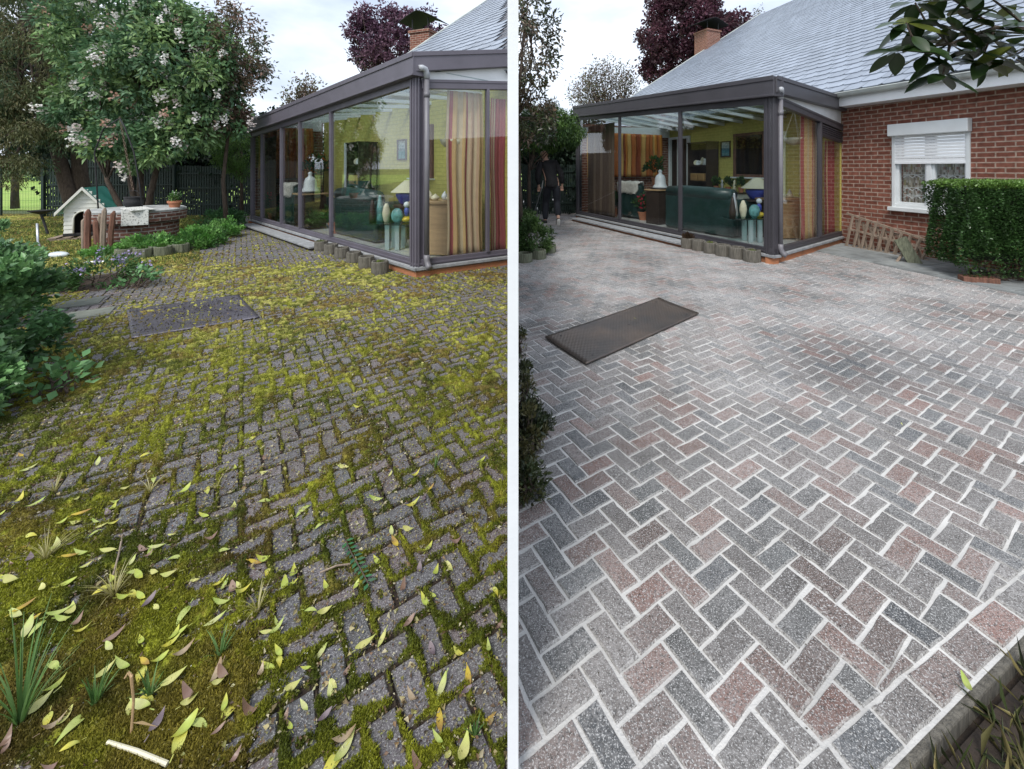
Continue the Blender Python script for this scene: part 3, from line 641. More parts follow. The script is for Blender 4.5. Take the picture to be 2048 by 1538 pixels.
def chimney(rf, x, y, w, z0, z1, rz, m=M['brick']):
    mb = MB(); mb.box((x, y, (z0+z1)/2), (w, w, z1-z0), rz); mb.box((x, y, z1-.05), (w+.1, w+.1, .1), rz); ch = mb.build('chimney', m, rf, bevel=.01)
    mb = MB()
    for a, b in ((-1, -1), (1, -1), (1, 1), (-1, 1)):
        q = mathutils.Matrix.Rotation(rz, 3, 'Z')@mathutils.Vector((a*w*.42, b*w*.42, 0)); mb.tube([(x+q.x, y+q.y, z1-.02), (x+q.x, y+q.y, z1+.42)], .025, 6)
    for k in range(12):                              # bent sheet metal cowl
        a0, a1 = -1+2*k/12, -1+2*(k+1)/12; f = lambda a: z1+.62-.32*abs(a)**1.3+(.16*a if a > 0 else 0)*0
        q0 = mathutils.Matrix.Rotation(rz, 3, 'Z')
        def T(a, b, z): v = q0@mathutils.Vector((a*w*.95, b*w*.7, 0)); return (x+v.x, y+v.y, z)
        mb.hexa([T(a0, -1, f(a0)), T(a1, -1, f(a1)), T(a1, 1, f(a1)), T(a0, 1, f(a0))], [T(a0, -1, f(a0)+.02), T(a1, -1, f(a1)+.02), T(a1, 1, f(a1)+.02), T(a0, 1, f(a0)+.02)])
    mb.build('chimney_cowl', M['black'], rf)

# house of the cleaned yard -----------------------------------------------------------------
hR = thing('house', (RHC[0], RHC[1], 0), 'red brick house with slate roof and roller-shuttered window beside the clean paving', 'house')
fw = Frame(RHC-WD*8.5, RHC+WD*6.0)                 # outward normal must face the yard
if np.array(fw.nn)@WN < 0: fw = Frame(RHC+WD*6.0, RHC-WD*8.5)
s_hc = (RHC-fw.a)@fw.d; near = -1 if fw.d@WD < 0 else 1        # direction of s towards the camera
def S_(k): return s_hc+near*k                                     # k metres along the wall from the conservatory corner, + = nearer
k0, k1 = .90, 1.98; wz0, wz1 = .80, 2.24
def wfb(mb, a, b, n0, n1, z0, z1): a, b = sorted((S_(a), S_(b))); return mb.fb(fw, a, b, n0, n1, z0, z1)
mb = MB(); wfb(mb, -.02, k0, -.3, 0, -.05, 2.86); wfb(mb, k1, 6.0, -.3, 0, -.05, 2.86); wfb(mb, k0, k1, -.3, 0, -.05, wz0); wfb(mb, k0, k1, -.3, 0, wz1, 2.86)
tag(mb.build('wall', M['brick'], hR), label='outer wall of red brick with pale mortar')
mb = MB(); wfb(mb, -8.5, -.021, -.3, 0, -.05, 2.86); tag(mb.build('wall', M['yellow'], hR), label='yellow-green painted brick wall behind the conservatory glass')
win = MB(); wfb(win, k0, k0+.05, -.10, .03, wz0, wz1); wfb(win, k1-.05, k1, -.10, .03, wz0, wz1)
wfb(win, k0+.05, k1-.05, -.10, .02, wz0, wz0+.07); wfb(win, k0+.05, k1-.05, -.10, .02, wz1-.06, wz1); km = (k0+k1)/2
wfb(win, km-.035, km+.035, -.10, .01, wz0+.07, wz1-.06)
for a, b in ((k0+.05, km-.035), (km+.035, k1-.05)):
    wfb(win, a, a+.035, -.09, -.02, wz0+.07, wz1-.06); wfb(win, b-.035, b, -.09, -.02, wz0+.07, wz1-.06); wfb(win, a+.035, b-.035, -.09, -.021, wz0+.07, wz0+.11)
wo = win.build('window', M['whitedirty'], hR, bevel=.004)
mb = MB(); wfb(mb, k0-.02, k1+.02, .0, .12, wz1-.20, wz1+.004); mb.build('shutter_box', M['whitedirty'], wo, bevel=.012)
mb = MB()
for i in range(9): wfb(mb, k0+.045, k1-.045, .012, .022, 1.60+i*.05, 1.60+i*.05+.044)
wfb(mb, k0+.045, k1-.045, .008, .030, 1.56, 1.60); mb.build('roller_shutter', M['white'], wo, bevel=.004)
mb = MB(); wfb(mb, k0-.03, k1+.03, .0, .10, wz0-.045, wz0+.02); mb.build('sill', M['whitedirty'], wo, bevel=.006)
for a, b in ((k0+.085, km-.035), (km+.035, k1-.085)):
    mb = MB(); wfb(mb, a, b, -.055, -.049, wz0+.10, wz1-.06); mb.build('pane', M['glass'], wo)
mb = MB(); r = random.Random(2)                     # lace curtain with coloured flowers
for i in range(60):
    a = k0+.06+(k1-k0-.12)*i/60; b = a+(k1-k0-.12)/60; n_ = -.16+.02*sin(i*1.1); n2_ = -.16+.02*sin((i+1)*1.1)
    for j in range(18):
        z0 = wz0+.08+j*.045; v = r.random(); mb.col = (.42, .39, .34) if v < .4 else ((.20, .18, .15) if v < .58 else ((.55, .53, .50) if v < .86 else ((.33, .20, .17) if v < .93 else (.30, .28, .16))))
        sa, sb = S_(a), S_(b); mb.add([fw.p(sa, n_, z0), fw.p(sb, n2_, z0), fw.p(sb, n2_, z0+.045), fw.p(sa, n_, z0+.045)], [(0, 1, 2, 3)])
mb.build('net_curtain', M['fabric'], wo, auto_uv=False)
mb = MB()                                           # two strands of drooping lace edging in front of it
for zc in (1.10, 1.32, .97):
    for a, b in ((k0+.09, km-.05), (km+.05, k1-.09)):
        mb.tube([fw.p(S_(lerp(a, b, i/24)), -.13, zc+.045*abs(sin(i*pi/8))) for i in range(25)], .006, 4); mb.tube([fw.p(S_(a), -.13, zc+.06), fw.p(S_(b), -.13, zc+.06)], .005, 4)
mb.build('lace_trim', M['white'], wo)
# eave, gutter, fascia, roof
eR = -WD; nR = -WN
E_R = RHC+eR*14.0
g0_, g1_ = Frame(RHC+WD*5.6+WN*.42, RHC+eR*13.5+WN*.42), 0
def gz(s): return 2.74+.010*s                       # the gutter falls slightly towards the near end
Gt = MB(); gl = 19.0; d_ = -WD; g_a = RHC+WD*5.6
for k in range(40):
    s0, s1 = gl*k/40, gl*(k+1)/40
    for a0, a1 in zip(range(0, 8), range(1, 9)):
        A0, A1 = pi+a0*pi/8, pi+a1*pi/8; ps = []
        for (s, a) in ((s0, A0), (s1, A0), (s1, A1), (s0, A1)):
            b = g_a+d_*s+WN*(.46+.065*cos(a)); ps.append((b[0], b[1], gz(s)+.075+.075*sin(a)))
        Gt.add(ps, [(0, 1, 2, 3)])
    if k % 4 == 0:
        b = g_a+d_*s0; q = [(b+WN*(.46+.072*cos(pi+i*pi/8))) for i in range(9)]; Gt.tube([(p[0], p[1], gz(s0)+.075+.082*sin(pi+i*pi/8)) for i, p in enumerate(q)], .010, 5)
for off in (.395, .525): Gt.tube([((g_a+WN*off)[0], (g_a+WN*off)[1], gz(0)+.075), ((g_a+d_*gl+WN*off)[0], (g_a+d_*gl+WN*off)[1], gz(gl)+.075)], .012, 6)
Gt.build('gutter', M['zinc'], hR)
mb = MB(); ffa = Frame(g_a, g_a+d_*5.55); sg = 1 if np.array(ffa.nn)@WN > 0 else -1
mb.fb(ffa, 0, 5.55, *sorted((sg*.36, sg*.385)), gz(0)-.155, gz(0)+.03, gz(5.55)-.155, gz(5.55)+.03); mb.fb(ffa, 0, 5.55, *sorted((sg*.0, sg*.359)), gz(0)-.15, gz(0)-.13, gz(5.55)-.15, gz(5.55)-.13); mb.build('fascia', M['white'], hR)
rfR, PR = slate_roof(hR, E_R+WN*.40, eR, nR, 12.5, 2.90, .62, 20.5, 0)
chimney(rfR, 9.1, 24.6, 1.0, 5.2, 9.35, R_(25))
mb = MB(); q = PR(16.9, 1.05, .03); mb.tube([q, (q[0]-.02, q[1], q[2]+.10), (q[0]+.02, q[1]-.02, q[2]+.20)], .008, 6); mb.tube([(q[0]-.02, q[1], q[2]+.03), (q[0]+.10, q[1]-.03, q[2]+.09)], .012, 6); mb.build('roof_hook', M['steel'], rfR)

# house of the uncleaned yard -----------------------------------------------------------------
hL = thing('house', (LHC[0], LHC[1], 0), 'slate-roofed house with yellow wall behind the conservatory on the mossy side', 'house')
eL = (LHF-LHC)/hypot(*(LHF-LHC)); nL = np.array([eL[1], -eL[0]])
if nL@(-LHC) > 0: nL = -nL
fl = Frame(LHC+eL*7.3, LHC)
mb = MB(); sg = -1
mb.fb(fl, .0, fl.L-.01, *( (-.3, 0) if np.array(fl.nn)@(-nL) > 0 else (0, .3)), -.05, 2.86); mb.clip('L').build('wall', M['yellow'], hL)
rfL, PL = slate_roof(hL, LHC+eL*7.0-nL*.1, eL, nL, 9.5, 2.95, .82, 7.6, 0, clip='L')
chimney(rfL, (852-CX)/FPX*15.2, 15.2, .78, 3.0, zat(66, 15.2), R_(-20))

# added divider between the two yards, its hidden panel dark to limit bounced light -------------------------------------------------------------
dv = thing('added_partition', (DIV*1.0, 1.0, 0), 'added thin two metre partition with a white end post between the two yards', 'partition')
fd = Frame((DIV*1.0, 1.0), (DIV*13.5, 13.5)); mb = MB(); mb.fb(fd, 0, .05, -.0127, .0127, -.05, 2.05); mb.build('end_post', M['white'], dv)
mb = MB(); mb.fb(fd, .05, fd.L, -.008, .008, -.05, 1.98); mb.build('panel', M['partition'], dv)

# ------------------------------------------------------------------ inside the conservatories
def curtain(F, s0, s1, n, z0, z1, cols, period, name, label, amp=.035, group=None, clip=None, parent_z=0):
    L = s1-s0; k = max(24, int(L/.009)); r = random.Random(int(abs(s0)*100)+int(z1*10)); ph = r.uniform(0, 6); m = 14; mb = MB()
    w = lambda q, j: n+amp*sin(q*2*pi/period+ph+.6*sin(q*7))*(1-.03*j)+amp*.35*sin(q*31+ph*2)
    V = [F.p(s0+L*i/k+.012*sin(j*.5+i*.05), w(s0+L*i/k, j), z0+(z1-z0)*j/m) for j in range(m+1) for i in range(k+1)]
    base = len(mb.v); mb.v += [tuple(map(float, p)) for p in V]
    for j in range(m):
        for i in range(k):
            mb.f.append((j*(k+1)+i, j*(k+1)+i+1, (j+1)*(k+1)+i+1, (j+1)*(k+1)+i)); mb.c.append(cols[min(len(cols)-1, int(i/k*len(cols)))]); mb.m.append(0)
    o = mb.build(name, M['fabric'], smooth=True, auto_uv=False); so_ = o.modifiers.new('thickness', 'SOLIDIFY'); so_.thickness = .004
    return tag(o, label.replace('in the end pane nearest the corner post', 'by the corner post').replace('in the end pane beside the house wall', 'by the house wall'), 'curtain', group)
def stripe(n, seed, pal, wts):
    r = random.Random(seed); out = []
    while len(out) < n: c = r.choices(pal, wts)[0]; out += [c]*r.choice((1, 2, 2, 3))
    return out[:n]
ORG3 = [(.62, .24, .05), (.30, .07, .03), (.66, .40, .14), (.20, .04, .03), (.50, .16, .05)]
TAUPE = [(.12, .085, .06), (.18, .13, .09), (.09, .06, .045), (.15, .11, .08)]
CREAM = [(.72, .58, .38), (.50, .13, .13), (.75, .52, .24), (.66, .45, .30), (.40, .09, .10)]
RED = [(.42, .06, .08), (.50, .10, .10), (.70, .50, .30), (.38, .05, .07)]
SITE = {'L': 'on the mossy side', 'R': 'on the clean side'}
def at_col(F, u, n): return F.su(u, n)
for side, (ct, ff, fs, fe) in (('L', consL), ('R', consR)):
    sd_ = SITE[side]
    if side == 'R':
        a, b = ff.su(1176, -.22), ff.su(1228, -.22); c0, c1 = fs.su(1600, -.15), fs.su(1640, -.15); d0, d1 = fs.su(1650, -.16), fs.su(1682, -.16); ztops = (2.65, 2.50, 2.02)
    else:
        a, b = ff.su(520, -.22)+.02, ff.su(552, -.22); c0, c1 = fs.su(893, -.15), fs.su(966, -.15); d0, d1 = fs.su(980, -.16), fs.su(1016, -.16); ztops = (2.25, 2.60, 2.55)
    curtain(ff, a, b, -.22, .22, ztops[0], stripe(40, 1, TAUPE, (3, 2, 3, 2)), .11, 'curtain', 'taupe pleated curtain at the far end of the front glass '+sd_)
    fw_end = fe
    e0, e1 = fe.L*.10, fe.L-.25
    curtain(fe, e0, e1, -.20, 1.22, 2.52, stripe(60, 2, ORG3, (4, 3, 3, 2, 3)), .17, 'curtain', 'orange and rust striped curtain on the far end wall '+sd_, .04)
    curtain(fs, c0, c1, -.15, .20, ztops[1], stripe(34, 3, CREAM, (5, 2, 4, 3, 1)), .12, 'curtain', 'cream and orange striped curtain in the end pane nearest the corner post '+sd_, .03)
    curtain(fs, d0, d1, -.16, .20, ztops[2], stripe(26, 4, RED if side == 'R' else CREAM, (5, 3, 2, 3) if side == 'R' else (2, 5, 2, 3, 3)), .11, 'curtain', 'red striped curtain in the end pane beside the house wall '+sd_, .025)

ORDN = ['first', 'second', 'third', 'fourth', 'fifth', 'sixth', 'seventh', 'eighth', 'ninth', 'tenth']
def P3(u, v, z): return G(u, v, z)
FLZ = .172
def obj_at(name, base, label, cat, group=None): return thing(name, base, label, cat, group)
def place(o, x, y, z, rz=0, sc=1):
    o.location = (x, y, z); o.rotation_euler = (0, 0, rz); o.scale = (sc,)*3; return o
def sofa(x, y, rz, w, h, label):
    t = thing('sofa', (0, 0, 0), label, 'sofa')
    mb = MB(); mb.box((0, 0, h*.42), (w, .18, h*.80)); mb.build('backrest', M['sofa'], t, bevel=.05)
    mb = MB(); mb.tube([(-w/2+.06, .0, h*.87), (-w*.2, .01, h*.89), (w*.2, .0, h*.88), (w/2-.06, .0, h*.87)], [.12, .135, .135, .12], 14); mb.build('back_roll', M['sofa'], t, smooth=True)
    mb = MB(); mb.box((0, .5, .22), (w-.3, .8, .36)); mb.build('seat', M['sofa'], t, bevel=.05)
    for s in (-1, 1):
        mb = MB(); mb.box((s*(w/2-.11), .46, .30), (.2, .86, .56)); mb.tube([(s*(w/2-.11), .02, .6), (s*(w/2-.11), .9, .6)], .12, 12); mb.build('armrest', M['sofa'], t, bevel=.03)
    for i in (-1, 0, 1):
        mb = MB(); mb.box((i*(w-.34)/3, .52, .47), ((w-.36)/3, .72, .14)); mb.build('cushion', M['sofa'], t, bevel=.05)
    return place(t, x, y, FLZ, rz)
def armchair(x, y, rz, label, flabel):
    t = thing('armchair', (0, 0, 0), label, 'armchair')
    mb = MB(); mb.box((0, 0, .46), (.9, .2, .86)); mb.build('backrest', M['sofa'], t, bevel=.07)
    mb = MB(); mb.box((0, .45, .24), (.6, .7, .4)); mb.build('seat', M['sofa'], t, bevel=.06)
    for s in (-1, 1): mb = MB(); mb.box((s*.38, .42, .32), (.17, .8, .6)); mb.build('armrest', M['sofa'], t, bevel=.06)
    place(t, x, y, FLZ, rz)
    g = np.random.default_rng(4); mb = MB(); n = 18; m = 14      # a draped fleece
    V = []
    for j in range(m+1):
        for i in range(n+1):
            s = (i/n-.5); q = j/m*.62-.20                        # q: distance over the crest of the back
            wd = .82*(1-.25*abs(2*j/m-1)**3)+.05*sin(i*2.1+j); X = s*wd; cr_ = .13
            if q < -.0: yy, zz = -cr_, .90+q*1.25
            elif q < .26: a = q/.26*pi; yy, zz = -cr_*cos(a), .90+.07*sin(a)
            else: yy, zz = cr_, .90-(q-.26)
            V.append((X, yy+g.normal()*.008, zz+g.normal()*.012))
    b = n+1; mb.add(V, [(j*b+i, j*b+i+1, (j+1)*b+i+1, (j+1)*b+i) for j in range(m) for i in range(n)])
    o = mb.build('sheepskin', M['fur'], smooth=True); so_ = o.modifiers.new('thickness', 'SOLIDIFY'); so_.thickness = .035; tag(o, flabel, 'sheepskin'); place(o, x, y, FLZ, rz)
def bookshelf(x, y, rz, w, h, d, label):
    t = thing('bookcase', (0, 0, 0), label, 'bookcase'); B = M['darkwood']
    mb = MB(); mb.box((-w/2+.02, 0, h/2), (.04, d, h)); mb.build('side_panel', B, t, bevel=.004); mb = MB(); mb.box((w/2-.02, 0, h/2), (.04, d, h)); mb.build('side_panel', B, t, bevel=.004)
    mb = MB(); mb.box((0, 0, h+.015), (w+.04, d+.03, .03)); mb.build('top', B, t, bevel=.004)
    mb = MB(); mb.box((0, d/2-.01, h/2), (w-.08, .015, h-.02)); mb.build('back_panel', B, t)
    for z in (.05, .55, .95, 1.38): mb = MB(); mb.box((0, 0, z), (w-.08, d-.03, .025)); mb.build('shelf', B, t)
    place(t, x, y, FLZ, rz); c, s = cos(rz), sin(rz)
    W_ = lambda a, b, z: (x+a*c-b*s, y+a*s+b*c, FLZ+z)
    sfx = label.split()[-2]+' side'
    for i, a in enumerate((-.19, .12)):
        t2 = thing('basket', W_(a, -.05, .9625), ('left' if i == 0 else 'right')+' wicker basket on the middle shelf of the bookcase on the '+sfx, 'basket', 'wicker baskets in the bookcases')
        mb = MB(); mb.box(W_(a, -.05, .9625+.10), (.27, .24, .2), rz); mb.build('body', M['wicker'], t2, bevel=.02)
    r = random.Random(8); 
    for k in range(7):                               # plates and ornaments
        a = -.26+k*.087; rr_ = r.uniform(.06, .11); z0 = 1.3925+rr_
        mb = MB(); M3 = mathutils.Euler((R_(78), 0, rz+r.uniform(-.5, .5))).to_matrix(); V = []; n = 18
        for q, h_ in ((rr_, .012), (rr_*.62, 0), (.0001, 0)):
            for i in range(n): V.append(mathutils.Vector(W_(a, -.02, z0))+M3@mathutils.Vector((q*cos(2*pi*i/n), q*sin(2*pi*i/n), h_)))
        mb.add(V, [(j*n+i, j*n+(i+1) % n, (j+1)*n+(i+1) % n, (j+1)*n+i) for j in range(2) for i in range(n)])
        o = mb.build('plate', M['ceramic'] if k % 3 else M['cream'], smooth=True); o.modifiers.new('t', 'SOLIDIFY').thickness = .006
        tag(o, ORDN[k]+' plate from the left in the bookcase top shelf, '+sfx, 'plate', 'plates in the bookcase on the '+sfx)
    for k in range(8):
        a = -.28+k*.08; h_ = r.uniform(.06, .2); mb = MB(); q = W_(a, -.06+r.uniform(-.03, .03), .5645); mb.lathe([(.02, 0), (.035, h_*.3), (.03, h_*.7), (.012, h_*.9), (.018, h_)], q, 10)
        tag(mb.build('ornament', r.choice([M['ceramic'], M['cream'], M['terracotta'], M['steel']]), smooth=True), ORDN[k]+' small ornament from the left on the lower bookcase shelf, '+sfx, 'ornament', 'ornaments in the bookcase on the '+sfx)
def lathe_obj(name, prof, base, m, label, cat, sq=1, n=20, group=None):
    mb = MB(); mb.lathe(prof, (base[0], base[1], base[2]), n, sq); return tag(mb.build(name, m, smooth=True), label, cat, group)
def glass_table(x, y, rz, w, d, h, label):
    t = thing('side_table', (0, 0, 0), label, 'side table')
    mb = MB(); mb.box((0, 0, h), (w, d, .018)); mb.build('tabletop', M['tglass'], t, bevel=.003)
    for a, b in ((.02, -d*.25), (.19, -d*.25), (.02, d*.25), (.19, d*.25)): mb = MB(); mb.box((a, b, h/2-.005), (.075, .05, h-.012)); mb.build('leg', M['greensteel'], t, bevel=.006)
    return place(t, x, y, FLZ, rz)
def floor_lamp(x, y, zt, z0, label, table_label):
    t = thing('lamp_table', (x, y, FLZ), table_label, 'table'); zt_ = z0
    mb = MB(); mb.lathe([(.26, zt_-FLZ-.03), (.26, zt_-FLZ)], (x, y, FLZ), 24); mb.build('tabletop', M['darkwood'], t, bevel=.004)
    for k in range(3): a = 2*pi*k/3; mb = MB(); mb.tube([(x+.2*cos(a), y+.2*sin(a), FLZ), (x+.12*cos(a), y+.12*sin(a), zt_-.03)], .02, 8); mb.build('leg', M['darkwood'], t)
    t = thing('table_lamp', (x, y, z0), label, 'lamp'); H = zt-z0
    mb = MB(); mb.lathe([(.03, 0), (.12, .01), (.14, .03), (.19, H*.28), (.21, H*.40), (.20, H*.46), (.03, H*.5), (.02, H*.6)], (x, y, z0), 24); mb.build('base', M['blue'], t, smooth=True)
    mb = MB(); mb.lathe([(.29, H*.52), (.06, H)], (x, y, z0), 28); o = mb.build('lamp_shade', M['shade'], t, smooth=False); o.modifiers.new('t', 'SOLIDIFY').thickness = .004
def picture(F, s, z, w, h, n, label):
    t = thing('picture', F.p(s, n, z-h/2), label, 'picture'); mb = MB()
    for a0, a1, b0, b1 in ((-w/2, w/2, -h/2, -h/2+.03), (-w/2, w/2, h/2-.03, h/2), (-w/2, -w/2+.03, -h/2+.03, h/2-.03), (w/2-.03, w/2, -h/2+.03, h/2-.03)): mb.fb(F, s+a0, s+a1, min(0, n), max(0, n), z+b0, z+b1)
    mb.build('frame', M['darkwood'], t)
    mb = MB(); r = random.Random(6); sg = 1 if n > 0 else -1
    rows = [(.50, .58, .60)]*3+[(.36, .48, .55)]*3+[(.12, .25, .32)]*2+[(.10, .30, .36)]*3+[(.16, .36, .40)]*3
    for j in range(14):
        z0 = z-h/2+.03+(h-.06)*j/14
        for i in range(10):
            c = rows[13-j]; f = r.uniform(.75, 1.2); mb.col = tuple(q*f for q in c); a = s-w/2+.03+(w-.06)*i/10; b = a+(w-.06)/10
            mb.add([F.p(a, sg*.006, z0), F.p(b, sg*.006, z0), F.p(b, sg*.006, z0+(h-.06)/14), F.p(a, sg*.006, z0+(h-.06)/14)], [(0, 1, 2, 3)])
    mb.build('canvas', M['fabric'], t, auto_uv=False)
def wall_opening(F, s0, s1, z0, z1, sg, name, parent, label, door=False):
    mb = MB(); a, b = sorted((s0, s1)); N_ = lambda x0, x1: sorted((sg*x0, sg*x1))
    m = M['white'] if door else M['redwood']; w = .07
    for q in ((a, a+w, z0, z1), (b-w, b, z0, z1), (a+w, b-w, z1-w, z1), (a+w, b-w, z0, z0+(.02 if door else w))): mb.fb(F, q[0], q[1], *N_(.0, .05), q[2], q[3])
    o = mb.build(name, m, parent, bevel=.004); tag(o, label)
    if door:
        for q in ((a+w, (a+b)/2-.01), ((a+b)/2+.01, b-w)):
            mb = MB(); mb.fb(F, q[0], q[1], *N_(.003, .03), z0+.02, z0+.5); 
            for e in ((q[0], q[0]+.08), (q[1]-.08, q[1])): mb.fb(F, e[0], e[1], *N_(.003, .035), z0+.5, z1-w)
            mb.build('leaf', M['whitedirty'], o, bevel=.003); mb = MB(); mb.fb(F, q[0]+.08, q[1]-.08, *N_(.010, .016), z0+.5, z1-w-.005); mb.build('glazing', M['darkwood'], o)
    else:
        mb = MB(); mb.fb(F, a+w, b-w, *N_(.004, .012), z0+w, z1-w); mb.build('glazing', M['darkglass'], o); mb = MB(); mb.fb(F, a-.03, b+.03, *N_(.0, .12), z0-.03, z0); mb.build('sill', M['white'], o)
M['darkglass'] = mat('dark_window_glass', (.008, .010, .010), .06, .5, 2, 0, spec=.6)
def wall_s(F, u): return F.su(u)
def potted(x, y, z, label, seed, flower=None, h=.28, pot=.09):
    t = thing('potted_plant', (x, y, z), label, 'plant'); mb = MB(); mb.lathe([(pot*.7, 0), (pot, pot*1.5), (pot*1.08, pot*1.5), (pot*1.08, pot*1.75), (pot*.9, pot*1.75), (pot*.85, pot*1.4), (0.001, pot*1.4)], (x, y, z), 18); mb.build('pot', M['terracotta'], t, smooth=False)
    P, o_, ci, cc = crown_pts((x, y, z+pot*1.7+h*.5), (h*.45, h*.45, h*.5), 22, 14, h*.16, .2, seed=seed); D = unit(P-np.array([x, y, z+pot*1.5]))+rng.normal(size=P.shape)*.3
    leaves('foliage', P, D, h*.22, h*.1, mixcol(len(P), ci, [(.03, .09, .02), (.06, .14, .03), (.04, .10, .05)], seed), M['leaf'], t)
    if flower:
        k = np.random.default_rng(seed).choice(len(P), 40); Q = P[k]+(P[k]-np.array([x, y, z]))*.12; leaves('flowers', np.repeat(Q, 4, 0), rng.normal(size=(160, 3)), h*.12, h*.10, np.tile(np.array(flower), (160, 1)), M['petal'], t)
def vase(p, prof, m, label, sq=1): return lathe_obj('vase', prof, p, m, label, 'vase', sq)
def interior(side, d):
    sd_ = SITE[side]; ff = (consL if side == 'L' else consR)[1]; fs = (consL if side == 'L' else consR)[2]; A = ff.ang
    # along the front glass
    sofa(*d['sofa'], 1.75, .92, 'dark green leather sofa with its back to the front glass '+sd_)
    armchair(*d['chair'], 'dark armchair under the white sheepskin '+sd_, 'white sheepskin draped over the back of the dark armchair '+sd_)
    x, y, rz, h = d['cab']; t = thing('cabinet', (0, 0, 0), 'dark cabinet with pale wooden top carrying the white bell vase '+sd_, 'cabinet')
    mb = MB(); mb.box((0, 0, h/2-.02), (.52, .42, h-.04)); mb.build('body', M['darkwood'], t, bevel=.01); mb = MB(); mb.box((0, 0, h), (.58, .48, .03)); mb.build('top', M['palewood'], t, bevel=.005); place(t, x, y, FLZ, rz)
    z0 = FLZ+h+.015
    lathe_obj('bell_vase', [(.03, .02), (.175, .02), (.17, .05), (.13, .11), (.12, .24), (.095, .31), (.04, .35), (.035, .39), (.05, .42), (.02, .45)], (x, y, z0+.01), M['ceramic'], 'white bell-shaped ceramic vase on the dark cabinet '+sd_, 'vase')
    lathe_obj('round_tray', [(.0, .0), (.22, .0), (.24, .025), (.22, .02), (.0, .012)], (x, y, z0), M['darkwood'], 'dark round tray under the white bell vase '+sd_, 'tray')
    bookshelf(*d['book'], 'dark tall bookcase with plates and baskets against the yellow wall on the '+('mossy side' if side == 'L' else 'clean side'))
    F, sg, hp = d['wall']
    picture(F, wall_s(F, d['pic'][0]), d['pic'][1], .36, .42, .03*sg, 'small blue seascape in a dark frame on the yellow wall '+sd_)
    a, b, z0_, z1_ = d['win']; wall_opening(F, wall_s(F, a), wall_s(F, b), z0_, z1_, sg, 'inner_window', hp, 'brown-framed dark window in the yellow wall')
    a, b, z1_ = d['door']; wall_opening(F, wall_s(F, a), wall_s(F, b), .172, z1_, sg, 'door', hp, 'white double door in the yellow wall', True)
    x, y, rz = d['table']; glass_table(x, y, rz, .72, .42, .42, 'low glass-topped table on grey-green legs behind the front glass '+sd_)
    zt = FLZ+.42+.010; c, s = cos(rz), sin(rz); T = lambda a, b: (x+a*c-b*s, y+a*s+b*c, zt)
    vase(T(-.06, 0), [(.03, 0), (.045, .03), (.065, .14), (.055, .22), (.03, .29), (.02, .31)], M['cream'], 'tall cream vase on the glass table '+sd_)
    vase(T(.14, -.02), [(.04, 0), (.085, .05), (.10, .12), (.08, .19), (.04, .23), (.01, .235)], M['teal'], 'teal egg-shaped vase on the glass table '+sd_, .6)
    vase(T(-.20, .05), [(.05, 0), (.07, .05), (.05, .25), (.02, .42), (.015, .44)], M['teal'] if side == 'L' else M['steel'], 'slender pointed vase at the left of the glass table '+sd_)
    vase(T(-.28, -.04), [(.05, 0), (.06, .1), (.03, .3), (.012, .38)], M['darkwood'], 'dark pointed vase at the left edge of the glass table '+sd_)
    t = thing('ball_sculpture', T(.27, .05), 'stacked ball sculpture in yellow, blue and white on the glass table '+sd_, 'sculpture')
    p_ = T(.27, .05)
    for z_, r_, m_ in ((.05, (.085, .085, .05), 'yellow2'), (.17, (.045, .045, .08), 'blue'), (.29, (.05, .05, .05), 'ceramic')): mb = MB(); mb.ball((p_[0], p_[1], p_[2]+z_), r_, 16, 10); mb.build('ball', M[m_], t, smooth=True)
    floor_lamp(*d['lamp'], 'cream cone lampshade on a blue ceramic base '+sd_, 'dark round table under the cream-shaded lamp '+sd_)
    x, y, rz, h = d['desk']; t = thing('sideboard', (0, 0, 0), 'pale wood sideboard with a dark end standing near the end glass '+sd_, 'sideboard')
    mb = MB(); mb.box((.12, 0, h/2), (.62, .5, h-.03)); mb.build('front_panel', M['palewood'], t, bevel=.006); mb = MB(); mb.box((-.31, 0, h/2), (.22, .5, h-.03)); mb.build('end_panel', M['darkwood'], t, bevel=.006)
    mb = MB(); mb.box((-.02, 0, h), (.92, .56, .035)); mb.build('top', M['palewood'], t, bevel=.006); place(t, x, y, FLZ, rz)
    zt = FLZ+h+.018; r = random.Random(3); c, s = cos(rz), sin(rz)
    for k in range(7):
        a = -.38+k*.12; b = r.uniform(-.15, .12); q = (x+a*c-b*s, y+a*s+b*c, zt); h_ = r.uniform(.08, .2); w_ = r.uniform(.04, .07)
        lathe_obj('shell_ornament', [(w_*.5, 0), (w_, h_*.35), (w_*.8, h_*.6), (w_*.3, h_*.85), (w_*.05, h_)], q, r.choice([M['ceramic'], M['cream'], M['fur']]), ORDN[k]+' pale shell ornament from the left on the sideboard '+sd_, 'ornament', group='shell ornaments on the sideboard '+sd_)
    for k, (px_, py_, pz_, fl) in enumerate(d['plants']): potted(px_, py_, pz_, ('red-flowered' if fl == 1 else 'orange-flowered' if fl == 2 else 'green leafy')+' potted plant number'[:-7]+[' on the floor behind the front glass ', ' in front of the orange curtain ', ' on the floor near the taupe curtain '][k % 3]+sd_, 50+k+len(side), {1: (.6, .03, .08), 2: (.65, .16, .03)}.get(fl), .45 if k != 1 else .6, .12)
M['yellow2'] = mat('yellow_ceramic', (.6, .45, .05), .4, .1, 6)
angR = consR[1].ang; angL = consL[1].ang
